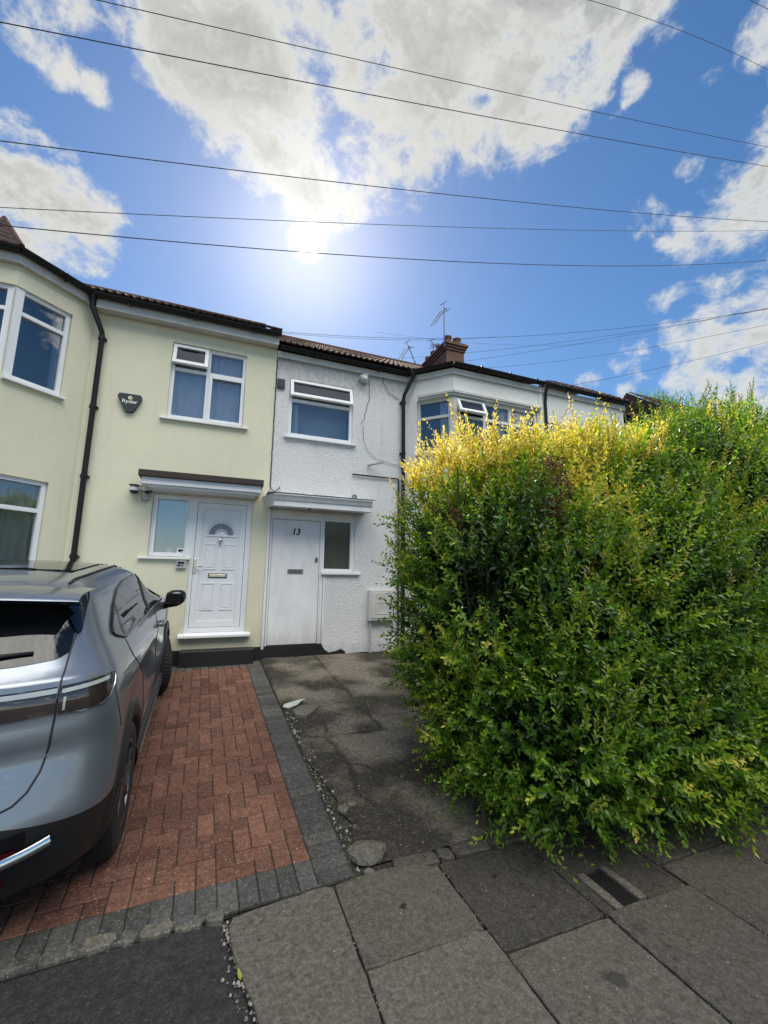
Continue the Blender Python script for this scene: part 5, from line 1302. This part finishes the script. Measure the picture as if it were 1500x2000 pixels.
# side windows: rear edge slants up behind the rear door
for sg in (1, -1):
    def sp(a, b, z0_, z1_, e=.004):
        pass
    mb = MB()
    lo = interp((1.13, 1.262), (1.22, 1.235), (1.41, 1.195), (2.0, 1.182), (2.9, 1.165), (3.45, 1.15)); hi = interp((1.13, 1.30), (1.25, 1.38), (1.46, 1.455), (1.7, 1.482), (2.35, 1.480), (2.7, 1.42), (3.05, 1.32), (3.45, 1.18))
    P = [[CS(sg*(1.13+2.32*i/70), lo(1.13+2.32*i/70)+(hi(1.13+2.32*i/70)-lo(1.13+2.32*i/70))*j/12, .004) for i in range(71)] for j in range(13)]
    mb.grid(P); mb.build('side_window', M['carglass'], car, smooth=True)
    mb = MB()
    pts = [(1.13, 1.262), (1.22, 1.235), (1.41, 1.195), (2.0, 1.182), (2.9, 1.165), (3.45, 1.15)]
    out = [CS(sg*s_, z, .006) for s_, z in pts]; mb.tube(out, .008, 6)
    out = [CS(sg*s_, z, .006) for s_, z in [(1.13, 1.262), (1.13, 1.30), (1.25, 1.38), (1.46, 1.455), (1.7, 1.482), (2.35, 1.480), (2.7, 1.42), (3.05, 1.32), (3.45, 1.17)]]; mb.tube(out, .008, 6)
    mb.build('window_trim', M['gloss'], car, smooth=True)
    mb = MB()
    for s0 in (2.36,):
        P = [[CS(sg*(s0+.10*i/4+(.12*(1-j/8))), 1.18+.295*j/8, .008) for i in range(5)] for j in range(9)]; mb.grid(P)
    P = [[CS(sg*(1.30+.018*i/2+(.10*(1-j/8))), 1.20+.2*j/8, .008) for i in range(3)] for j in range(9)]; mb.grid(P)
    mb.build('door_pillar', M['clad'], car, smooth=True)
    # chrome-like handle on the front door
    mb = MB(); a = CS(sg*2.93, .99, .0); b = CS(sg*3.12, .995, .0); o_ = Vector((sg*.035, 0, 0))
    mb.tube([a, a+o_, b+o_, b], [.012, .014, .014, .012], 8); mb.build('door_handle', M['paint'], car, smooth=True)
    # mirror
    mb = MB(); o = 0; K = 22; c = Vector((sg*.985, 2.98, 1.15)); rows = []
    for xx, hy_, hz_, dy in ((-.085, .03, .045, .03), (-.075, .055, .075, .02), (-.03, .072, .092, .005), (.03, .075, .090, 0), (.075, .066, .078, .01), (.105, .045, .055, .025), (.118, .015, .02, .04)):
        row = []
        for q in range(K+1):
            an = 2*math.pi*q/K; cy_ = math.copysign(abs(math.cos(an))**.75, math.cos(an)); cz_ = math.copysign(abs(math.sin(an))**.8, math.sin(an))
            row.append((c.x+sg*xx, c.y+dy+hy_*cy_, c.z+hz_*cz_-.10*max(0, xx)*0+.015*xx/.1))
        rows.append(row)
    mb.grid(rows); o = len(mb.v); mb.add(rows[0][:-1], [tuple(range(K))]); mb.add(rows[-1][:-1], [tuple(range(K))])
    mir = mb.build('wing_mirror', M['gloss'], car, smooth=True)
    mb = MB(); mb.tube([(sg*.84, 3.03, 1.07), (sg*.90, 3.0, 1.075), (sg*.95, 2.99, 1.10)], [.04, .04, .045], 10); mb.build('mirror_arm', M['gloss'], mir, smooth=True)
    mb = MB(); mb.box(IDL, c.x-.07*1, c.x+.07, 2.905, 2.909, c.z-.045, c.z-.03); mb.build('indicator', M['rim'], mir)
    mb = MB(); mb.add([(c.x+.075*math.cos(a), 2.903, c.z+.01+.055*math.sin(a)) for a in np.linspace(0, 2*math.pi, 20)[:-1]], [tuple(range(19))]); mb.build('mirror_glass', M['carglass'], mir)
# lower bumper: reflector recess, chrome blade
mb = MB()
for sg in (1, -1):
    P = [[CS(sg*(.0+.74*i/24) or 1e-4, .455+.045*j/3-.0*i+.05*max(0, (i-12)/12)**2, .035*math.sin(math.pi*(j+.6)/4.2)) for i in range(25)] for j in range(4)]; mb.grid(P)
mb.build('chrome_blade', M['chrome'], car, smooth=True)
mb = MB(); patch(mb, .10, .66, interp((.1, .515), (.66, .535)), interp((.1, .575), (.66, .60)), .006, 20, 3, True); mb.build('bumper_recess', M['gloss'], car, smooth=True)
mb = MB()
for sg in (1, -1): patch(mb, .30, .60, interp((.3, .375), (.6, .39)), interp((.3, .40), (.6, .41)), .008, 12, 2, True)
mb.build('reflector', M['lensr'], car)
mb = MB()
for sg in (1, -1): patch(mb, .12, .63, interp((.12, .506), (.63, .520)), interp((.12, .530), (.63, .540)), .012, 16, 2, True)
mb.build('reflector', M['lensr'], car)
# wiper
mb = MB(); mb.tube([CS(.0001, 1.245, .03), CS(.15, 1.25, .028), CS(.36, 1.262, .022), CS(.56, 1.272, .014)], [.022, .018, .013, .007], 8); mb.tube([CS(.0001, 1.24, .0), CS(.0001, 1.245, .035)], .025, 10); mb.build('wiper', M['clad'], car, smooth=True)
mb = MB(); mb.box(IDL, -.26, .26, .035, .045, .80, .91); mb.build('number_plate', M['logoy'], car)
# sills
for sg in (1, -1):
    mb = MB(); mb.grid([[(sg*x, y, z) for y in np.linspace(1.24, 3.02, 20)] for x, z in ((.86, .20), (.915, .215), (.93, .28), (.925, .36), (.905, .37))]); mb.build('sill', M['clad'], car, smooth=True)
    mb = MB(); mb.tube([(sg*.933, y, .30) for y in np.linspace(1.3, 2.95, 6)], .007, 6); mb.build('sill_trim', M['chrome'], car)
# wheels
def wheel(sg, hy, steer):
    ca, sa = math.cos(steer), math.sin(steer)
    c = Vector((sg*.815, hy, HZ))
    ax = Vector((sg*ca, sg*sa, 0))
    t = MB(); prof = [(.235, -.10), (.30, -.112), (.335, -.10), (.345, -.08), (.345, .08), (.336, .098), (.305, .112), (.26, .108), (.238, .10)]
    t.lathe(c, ax, prof, 56)
    a_ = ax.cross(Vector((0, 0, 1))).normalized(); b_ = ax.cross(a_)
    for k2 in range(56):
        an = 2*math.pi*k2/56; d_ = a_*math.cos(an)+b_*math.sin(an); tg_ = -a_*math.sin(an)+b_*math.cos(an)
        for h0, h1 in ((-.075, -.02), (.02, .075)): t.tube([c+d_*.344+ax*h0, c+d_*.344+ax*h1+tg_*.012], .007, 4)
    wh = t.build('wheel', M['tyre'], car, smooth='auto')
    r_ = MB(); r_.lathe(c, ax, [(.245, .098), (.24, .104), (.228, .10), (.222, .06), (.215, -.08)], 48)
    for k2 in range(10):
        an = 2*math.pi*k2/10; an2 = an+(.16 if k2 % 2 else -.16)*.6
        d0 = a_*math.cos(an)+b_*math.sin(an); d1 = a_*math.cos(an2)+b_*math.sin(an2)
        r_.tube([c+ax*.075+d0*.03, c+ax*.088+d0*.12, c+ax*.085+d1*.23], [.022, .015, .016], 6)
    r_.lathe(c, ax, [(.05, .06), (.048, .088), (.03, .094), (0, .094)], 20)
    r_.build('rim', M['rim'], wh, smooth='auto')
    q = MB(); q.lathe(c, ax, [(.20, .02), (.0, .02)], 30); q.build('brake_disc', M['wellm'], wh)
for hy, st_ in ((HUBY[0], 0), (HUBY[1], math.radians(17))):
    for sg in (1, -1): wheel(sg, hy, st_)
# headlights and grille, out of sight from here but part of the car
for sg in (1, -1):
    mb = MB(); x, y, L_ = cring(.85); tot = L_[-1]
    P = [[CS(sg*(tot*.80+.5*i/12), .80+.10*j/4, .006) for i in range(13)] for j in range(5)]; mb.grid(P); mb.build('headlight', M['lensw'], car, smooth=True)
mb = MB(); P = [[(x_, 4.335+.012-.15*abs(x_)**2.5, z) for x_ in np.linspace(-.5, .5, 13)] for z in (.5, .6, .7, .78)]; mb.grid(P); mb.build('grille', M['clad'], car)

# ---------------------------------------------------------------- foliage
def leafmat(name, gloss=.35, trans=.5):
    def f(k):
        at = k.n('ShaderNodeAttribute', attribute_name='Col').outputs['Color']
        p = pos(k); c = k.mix(k.math('MULTIPLY', k.ramp(k.noise(p, 25, 3, .6), .4, .7), .3), at, k.mix(.5, at, (.02, .03, .01)))
        df_ = k.n('ShaderNodeBsdfDiffuse', {0: c}); tc = k.mix(.35, c, k.n('ShaderNodeHueSaturation', {'Hue': .49, 'Saturation': 1.15, 'Value': 1.9, 'Color': c}).outputs[0])
        tr = k.n('ShaderNodeBsdfTranslucent', {0: tc})
        m1 = k.n('ShaderNodeMixShader', {0: trans, 1: df_, 2: tr})
        g = k.n('ShaderNodeBsdfGlossy', {'Color': (1, 1, 1), 'Roughness': gloss})
        fr = k.n('ShaderNodeLayerWeight', {'Blend': .2}).outputs['Facing']
        return k.n('ShaderNodeMixShader', {0: k.math('MULTIPLY_ADD', fr, .10, .025), 1: m1, 2: g}).outputs[0]
    return mat(name, f)
M['leaf'] = leafmat('privet_leaf')
M['twig'] = mat('twig_bark', simple((.10, .075, .05), .85, var=.4, sc=20))
M['dead'] = mat('dead_leaf', simple((.10, .05, .03), .8, var=.4, sc=20))

def nrm(a): return a/np.maximum(1e-9, np.linalg.norm(a, axis=-1, keepdims=True))
def shoots(base, dirn, length, K, lsize, spread=1.0, droop=0.0, tip_small=.45):
    """leaf pairs set crosswise along each shoot. returns leaf centres, axes, sizes, t along shoot, shoot index"""
    N = len(base); dirn = nrm(dirn)
    j = np.arange(K); t = (j+.6)/K
    rf = nrm(rng.normal(size=(N, 3))); a = nrm(np.cross(dirn, rf)); b = np.cross(dirn, a)
    s_ = t[None, :]*length[:, None]
    P = base[:, None, :]+dirn[:, None, :]*s_[..., None]
    bend = nrm(rng.normal(size=(N, 3)))*.10*length[:, None]
    P = P+bend[:, None, :]*(t[None, :, None]**2)
    P[..., 2] -= droop*length[:, None]*(t[None, :]**2)
    ang = (j*math.pi/2)[None, :]+rng.normal(0, .35, (N, K)); out = []
    for sg in (1, -1):
        sd_ = a[:, None, :]*np.cos(ang)[..., None]+b[:, None, :]*np.sin(ang)[..., None]
        al = (math.radians(58)-math.radians(28)*t[None, :]+rng.normal(0, .22, (N, K)))*spread
        l = dirn[:, None, :]*np.cos(al)[..., None]+sd_*np.sin(al)[..., None]*sg+rng.normal(0, .10, (N, K, 3))
        l = nrm(l)
        nn = dirn[:, None, :]-l*(dirn[:, None, :]*l).sum(-1, keepdims=True)+rng.normal(0, .18, (N, K, 3)); nn = nrm(nn-l*(nn*l).sum(-1, keepdims=True))
        sz = lsize[:, None]*(1-tip_small*t[None, :]**2)*rng.uniform(.75, 1.15, (N, K))
        out.append((P.reshape(-1, 3), l.reshape(-1, 3), nn.reshape(-1, 3), sz.reshape(-1), np.repeat(t[None], N, 0).reshape(-1), np.repeat(np.arange(N), K)))
    tips = P[:, -1]
    return [np.concatenate([o[i] for o in out]) for i in range(6)], P
def leafmesh(name, P, l, n, sz, col, parent, matl=None, wr=.46, **tags):
    """pointed oval leaves, folded along the midrib and curved"""
    w_ = np.cross(n, l); N = len(P); s_ = sz[:, None]; W_ = wr*s_
    r = P+l*s_*.06
    v = np.stack([r, r+l*s_*.30+w_*W_*.45+n*s_*.05, r+l*s_*.66+w_*W_*.40+n*s_*.03, r+l*s_*1.0-n*s_*.10, r+l*s_*.66-w_*W_*.40+n*s_*.03, r+l*s_*.30-w_*W_*.45+n*s_*.05, r+l*s_*.5-n*s_*.03], 1)
    V = v.reshape(-1, 3); c0 = (V.min(0)+V.max(0))/2
    tri = np.array([[0, 1, 6], [1, 2, 6], [2, 3, 6], [3, 4, 6], [4, 5, 6], [5, 0, 6]])
    F = (tri[None]+(np.arange(N)*7)[:, None, None]).reshape(-1, 3)
    me = bpy.data.meshes.new(name); me.vertices.add(len(V)); me.vertices.foreach_set('co', (V-c0).astype(np.float32).ravel())
    me.loops.add(F.size); me.loops.foreach_set('vertex_index', F.astype(np.int32).ravel())
    me.polygons.add(len(F)); me.polygons.foreach_set('loop_start', (np.arange(len(F))*3).astype(np.int32)); me.polygons.foreach_set('loop_total', np.full(len(F), 3, dtype=np.int32))
    me.polygons.foreach_set('use_smooth', np.ones(len(F), dtype=bool))
    me.update(calc_edges=True)
    ca = me.color_attributes.new('Col', 'FLOAT_COLOR', 'POINT'); cc = np.ones((N, 7, 4), dtype=np.float32); cc[:, :, :3] = col[:, None, :]; ca.data.foreach_set('color', cc.ravel())
    me.materials.append(matl or M['leaf'])
    ob = bpy.data.objects.new(name, me); COL.objects.link(ob); ob.location = Vector(c0)
    if parent is not None: ob.parent = parent; ob.location = Vector(c0)-parent.location
    tag(ob, **tags); return ob
def sample(clumps, n, skin=.30, flat=False):
    """points in the outer skin of a union of ellipsoids, with outward normals"""
    C = np.array(clumps, float); ar = (C[:, 3]*C[:, 4]+C[:, 4]*C[:, 5]+C[:, 3]*C[:, 5]); pr = ar/ar.sum(); P = []; Nn = []; D = []; tot = 0
    while tot < n:
        k = rng.choice(len(C), size=n, p=pr); d = nrm(rng.normal(size=(n, 3)))
        p0 = d*C[k, 3:6]; nn = nrm(d/C[k, 3:6])
        lump = np.array([mn.noise(Vector(q)*3.1) for q in (C[k, :3]+p0)[:, :]])*.16+np.array([mn.noise(Vector(q)*7) for q in (C[k, :3]+p0)])*.07
        dep = rng.random(n)**1.4*skin
        p = C[k, :3]+p0+nn*(lump-dep)[:, None]
        keep = np.ones(n, bool)
        for c in C:
            q = ((p-c[:3])/(c[3:6]-skin*.9)); keep &= ~(((q**2).sum(1) < 1) & (c[3:6].min() > skin))
        keep &= p[:, 2] > .10+.094*np.maximum(0, p[:, 1]-2.5)
        P.append(p[keep]); Nn.append(nn[keep]); D.append(dep[keep]); tot += keep.sum()
    return np.concatenate(P)[:n], np.concatenate(Nn)[:n], np.concatenate(D)[:n]
def lerp3(t, *cs):
    t = np.clip(t, 0, .9999)*(len(cs)-1); i = t.astype(int); f = (t-i)[:, None]; A_ = np.array(cs); return A_[i]*(1-f)+A_[i+1]*f
DARK, MID, LIME, GOLD = (.022, .045, .010), (.100, .225, .016), (.33, .50, .030), (.72, .60, .10)

def stems(name, parent, n, x0, x1, y0, y1, h0, h1, spread=.4):
    mb = MB()
    for i in range(n):
        x, y = random.uniform(x0, x1), random.uniform(y0, y1); h = random.uniform(h0, h1); a = Vector((x, y, gz(y)-.02)); dx, dy = random.uniform(-1, 1)*spread, random.uniform(-1, 1)*spread
        pts = [a+Vector((dx*t+.04*math.sin(5*t+i), dy*t+.04*math.cos(4*t+i), h*t)) for t in np.linspace(0, 1, 7)]
        mb.tube(pts, [.020*(1-.8*t) for t in np.linspace(0, 1, 7)], 6)
        for q in range(4):
            t = random.uniform(.3, .9); c = pts[int(t*6)]; e = Vector((random.uniform(-.35, .35), random.uniform(-.35, .35), random.uniform(.1, .5))); mb.tube([c, c+e*.5, c+e], [.009, .006, .003], 5)
    return mb.build(name, M['twig'], parent, smooth=True)

# golden privet hedge along the pavement
G1 = [(2.02, 3.05, 1.35, .58, .62, 1.22), (1.76, 3.1, 1.92, .36, .42, .55), (2.03, 2.85, .70, .52, .62, .62), (1.84, 3.1, 1.15, .44, .52, .65), (1.95, 2.75, 1.5, .55, .6, .8),
      (2.55, 2.85, 1.45, .70, .75, 1.30), (2.32, 2.50, .70, .55, .60, .60), (2.45, 2.42, 1.3, .6, .5, .75), (2.9, 2.45, .80, .62, .62, .68), (2.4, 2.85, 2.02, .60, .55, .60),
      (3.15, 2.8, 1.55, .70, .80, 1.35), (3.3, 2.35, .72, .65, .55, .62), (3.2, 2.35, 1.5, .65, .55, .80), (3.65, 2.45, .95, .60, .60, .80), (3.1, 2.85, 2.1, .65, .60, .62),
      (3.85, 2.8, 1.7, .75, .80, 1.35), (3.95, 2.35, .75, .65, .52, .62), (4.2, 2.35, 1.5, .70, .60, .80), (4.6, 2.7, 1.9, .80, .85, 1.40),
      (4.7, 2.3, .75, .75, .60, .65), (5.4, 2.5, 1.5, .85, .85, 1.4), (5.5, 2.3, .8, .8, .6, .7), (6.3, 2.6, 1.6, .8, .8, 1.4),
      (2.15, 2.42, .46, .42, .50, .40), (2.65, 2.30, .54, .50, .50, .44), (3.2, 2.20, .54, .55, .48, .44), (3.8, 2.12, .56, .55, .45, .44), (4.5, 2.08, .6, .6, .45, .48), (3.6, 2.2, 1.25, .6, .42, .6), (2.9, 2.25, 1.2, .55, .42, .6)]
hd_ = empty('privet_hedge', (3.2, 3.0, 0), 'big overgrown golden privet hedge leaning over the pavement, its top shoots glowing yellow', 'hedge')
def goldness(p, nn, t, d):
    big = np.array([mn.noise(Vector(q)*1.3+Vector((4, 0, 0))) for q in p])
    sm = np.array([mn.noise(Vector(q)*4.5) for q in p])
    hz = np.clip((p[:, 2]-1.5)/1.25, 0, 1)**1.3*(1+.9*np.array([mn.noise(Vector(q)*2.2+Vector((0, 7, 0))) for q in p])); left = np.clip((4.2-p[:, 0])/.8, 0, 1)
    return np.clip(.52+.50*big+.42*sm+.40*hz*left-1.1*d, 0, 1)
def grow(clumps, n, parent, name, lmin, lmax, K, ls, bias, skin=.32, up=.75, colorf=None, spread=1.0, droop=.0, tags={}, wr=.46):
    P, Nn, D = sample(clumps, n, skin)
    top = np.clip(Nn[:, 2], 0, 1)
    d = Nn*.95+np.array([0, 0, up*.8])+rng.normal(0, .42, (n, 3)); d[:, 2] -= .5*np.clip(.8-P[:, 2], 0, 1)
    L_ = rng.uniform(lmin, lmax, n)*(1+.35*top); sz = ls*rng.uniform(.75, 1.2, n)
    (p, l, nn, s_, t, si), path = shoots(P, d, L_, K, sz, spread, droop)
    g0 = colorf(P, Nn, D)+rng.normal(0, .10, n)
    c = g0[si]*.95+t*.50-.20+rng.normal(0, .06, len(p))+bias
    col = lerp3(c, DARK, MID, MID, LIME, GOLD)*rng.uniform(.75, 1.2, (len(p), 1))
    return leafmesh(name, p, l, nn, s_, col, parent, wr=wr, **tags), path, P
gold1 = lambda P, Nn, D: goldness(P, Nn, None, D)
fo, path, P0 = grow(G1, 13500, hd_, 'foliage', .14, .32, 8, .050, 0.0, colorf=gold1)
# sprays of long young shoots
topc = [(1.62, 3.05, 2.42, .20, .28, .16), (1.9, 2.9, 2.55, .32, .3, .16), (2.25, 2.85, 2.62, .35, .3, .18), (2.7, 2.8, 2.68, .4, .3, .18), (3.15, 2.85, 2.76, .35, .3, .16), (3.6, 2.6, 2.75, .3, .25, .15)]
A_, N_, D_ = sample(topc, 400, .15)
d = np.array([0, 0, 1.0])+rng.normal(0, .32, (400, 3))+N_*.15; L_ = .14+.36*rng.random(400)**2.0
(p, l, nn, s_, t, si), pth = shoots(A_, d, L_, 13, .054*rng.uniform(.8, 1.15, 400), .85)
c = .72+rng.normal(0, .13, 400)[si]+.15*t+rng.normal(0, .05, len(p)); 
leafmesh('top_shoots', p, l, nn, s_, lerp3(c, MID, LIME, GOLD, (.86, .76, .22)), hd_, wr=.42)
tw = MB()
for i in range(400): tw.tube([tuple(A_[i])]+[tuple(q) for q in pth[i][::3]], [.003]+[.002]*len(pth[i][::3]), 4, cap=False)
# pale arching shoots standing out of the face, and long ones reaching up
A_, N_, D_ = sample(G1, 900, .04); k_ = (N_[:, 1] < .3); A_, N_ = A_[k_], N_[k_]; n = len(A_)
d = N_*.55+np.array([0, 0, 1.05])+rng.normal(0, .25, (n, 3)); L_ = rng.uniform(.16, .34, n)
(p, l, nn, s_, t, si), pth = shoots(A_, d, L_, 10, .050*rng.uniform(.8, 1.15, n), .9)
hzl = np.clip((A_[:, 2]-1.5)/1.0, 0, 1)
c = (.42+.20*hzl+rng.normal(0, .10, n))[si]+.25*t; leafmesh('young_shoots', p, l, nn, s_, lerp3(c, MID, LIME, (.27, .30, .035), GOLD), hd_, wr=.42)
for i in range(n): tw.tube([tuple(A_[i])]+[tuple(q) for q in pth[i][::3]], [.003]+[.0018]*len(pth[i][::3]), 4, cap=False)
tw.build('twigs', M['twig'], hd_)
stems('stems', hd_, 46, 1.8, 5.8, 2.6, 3.2, 1.2, 2.5, .35)
# dark inner leaves fill the heart of the hedge
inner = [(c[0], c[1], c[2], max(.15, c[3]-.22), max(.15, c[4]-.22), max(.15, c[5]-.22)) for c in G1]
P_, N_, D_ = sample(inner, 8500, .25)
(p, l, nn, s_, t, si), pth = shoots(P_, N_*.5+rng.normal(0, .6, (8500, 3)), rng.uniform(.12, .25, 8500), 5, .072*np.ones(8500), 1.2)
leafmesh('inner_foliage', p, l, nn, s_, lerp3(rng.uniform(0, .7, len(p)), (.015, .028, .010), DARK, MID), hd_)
# the hanging sprays over the pavement
mb_s = [((1.75, 2.18, .30), (.28, -.35, -.28), .50), ((2.45, 2.2, .42), (.5, -.45, -.1), .34), ((2.9, 2.1, .40), (.6, -.3, -.2), .34), ((1.75, 2.45, .3), (-.1, -.4, .1), .22), ((2.2, 2.05, .3), (.1, -.4, .1), .26), ((3.4, 2.0, .45), (.4, -.4, .1), .3), ((2.05, 2.2, .3), (.3, -.3, .0), .3), ((2.65, 2.1, .34), (.4, -.4, .05), .3)]
A_ = np.array([q[0] for q in mb_s for _ in range(3)], float)+rng.normal(0, .05, (24, 3)); dd_ = np.array([q[1] for q in mb_s for _ in range(3)], float)+rng.normal(0, .12, (24, 3)); LL = np.array([q[2] for q in mb_s for _ in range(3)])*rng.uniform(.7, 1.1, 24)
(p, l, nn, s_, t, si), pth = shoots(A_, dd_, LL, 9, .040*np.ones(24), .95)
leafmesh('hanging_sprays', p, l, nn, s_, lerp3(rng.uniform(.2, .8, len(p)), DARK, MID, LIME), hd_)
# withered bunches
deadc = [(2.22, 2.30, 2.38, .10, .08, .22), (2.24, 2.28, 2.14, .07, .06, .18), (1.55, 2.60, 2.16, .09, .08, .09)]
P_, N_, D_ = sample(deadc, 190, .1)
(p, l, nn, s_, t, si), pth = shoots(P_, N_*.3+np.array([0, 0, -.9])+rng.normal(0, .3, (190, 3)), rng.uniform(.05, .16, 190), 4, .034*np.ones(190), 1.0)
leafmesh('withered_leaves', p, l, nn, s_, lerp3(rng.random(len(p)), (.05, .022, .014), (.13, .06, .03), (.24, .13, .07)), hd_, wr=.3)

# green privet behind and to the right, taller
G2 = [(3.6, 4.0, 2.2, .55, .5, .72), (4.2, 3.7, 2.25, .65, .6, .90), (4.9, 3.4, 2.5, .75, .7, 1.02), (5.6, 3.3, 2.7, .8, .75, 1.1), (6.4, 3.2, 2.8, .85, .8, 1.1), (5.2, 2.9, 2.2, .8, .5, .9), (6.1, 2.75, 2.3, .8, .5, .9), (7.2, 3.3, 2.6, .8, .8, 1.2), (4.3, 3.9, 1.3, .8, .7, 1.2), (5.8, 3.8, 1.3, 1.2, .7, 1.2)]
gb_ = empty('privet_bush', (5.2, 3.6, 0), 'tall bright green privet bush rising behind the right part of the golden hedge', 'bush')
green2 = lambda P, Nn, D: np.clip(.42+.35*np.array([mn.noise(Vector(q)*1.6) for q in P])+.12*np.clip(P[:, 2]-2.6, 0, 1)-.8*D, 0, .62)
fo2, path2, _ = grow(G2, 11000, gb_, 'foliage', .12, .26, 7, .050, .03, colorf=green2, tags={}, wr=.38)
tops = [(4.0, 3.7, 3.25, .25, .3, .15), (4.6, 3.5, 3.4, .3, .3, .15), (5.4, 3.3, 3.7, .4, .3, .15), (6.2, 3.2, 3.8, .4, .3, .15), (3.55, 4.0, 2.95, .25, .2, .12)]
A_, N_, D_ = sample(tops, 150, .12); d = np.array([0, 0, 1.0])+rng.normal(0, .3, (150, 3)); L_ = rng.uniform(.15, .40, 150)
A_ = np.concatenate([A_, [(5.50, 3.0, 3.55), (5.40, 3.02, 3.45), (6.0, 3.0, 3.62), (4.95, 3.1, 3.40), (4.8, 3.1, 3.32)]]); d = np.concatenate([d, [(.02, 0, 1), (-.15, 0, 1), (.35, 0, 1), (.12, 0, 1), (-.05, 0, 1)]]); L_ = np.concatenate([L_, [.66, .40, .46, .50, .46]])
(p, l, nn, s_, t, si), pth = shoots(A_, d, L_, 13, .044*rng.uniform(.8, 1.1, len(A_)), .95)
leafmesh('top_shoots', p, l, nn, s_, lerp3(rng.uniform(.3, .8, len(p)), MID, (.10, .17, .03), LIME), gb_, wr=.36)
tw = MB()
for i in range(len(A_)): tw.tube([tuple(A_[i])]+[tuple(q) for q in pth[i][::3]], [.004]+[.0025]*len(pth[i][::3]), 4, cap=False)
tw.build('twigs', M['twig'], gb_)
stems('stems', gb_, 30, 3.6, 7, 3.2, 4.2, 1.6, 3.0, .35)
# small round tree beyond
tr = empty('garden_tree', (12.2, 8.6, .35), 'small dark green round topped tree beyond the far end of the gutter', 'tree')
mb = MB(); mb.tube([(12.2, 8.6, .3), (12.25, 8.6, 3), (12.1, 8.6, 5.5)], [.16, .12, .06], 8)
for i in range(9):
    a = i*2.4; mb.tube([(12.2, 8.6, 3.2+.3*i*.5), (12.2+.5*math.cos(a), 8.6+.5*math.sin(a), 4.3+.2*i), (12.2+1.0*math.cos(a), 8.6+1.0*math.sin(a), 5.0+.2*i)], [.06, .04, .02], 6)
mb.build('trunk', M['twig'], tr, smooth=True)
G3 = [(12.1, 8.6, 6.0, 1.3, 1.2, 1.1), (11.4, 8.5, 5.5, .9, .9, .9), (12.9, 8.6, 5.5, 1.0, .9, .9), (12.2, 8.5, 6.5, .9, .8, .75)]
dk = lambda P, Nn, D: np.clip(.18+.3*np.array([mn.noise(Vector(q)*1.6) for q in P])+.15*Nn[:, 2], 0, .42)
grow(G3, 2600, tr, 'crown', .2, .4, 5, .085, .0, skin=.5, colorf=dk, wr=.4)

# small weeds in the rubble and the joints
P_ = []
for i in range(70):
    y = random.choice([random.uniform(2.55, 3.5), random.uniform(4.3, 4.9), 2.45]); x = DO[0]-(y-2.684)*math.sin(DA)+.204+abs(random.gauss(0, .05))+.02
    if y == 2.45: x = random.uniform(.7, 2.4)
    P_.append((x, y, gz(y)-.005))
P_ = np.array(P_); n = len(P_)
(p, l, nn, s_, t, si), pth = shoots(P_, np.array([0, 0, 1.0])+rng.normal(0, .5, (n, 3)), rng.uniform(.008, .03, n), 3, .014*rng.uniform(.6, 1.3, n), 1.3)
leafmesh('weeds', p, l, nn, s_, lerp3(rng.random(len(p)), DARK, MID, MID), None, kind='stuff', label='tiny weeds sprouting in the rubble strip and paving joints', cat='weeds')
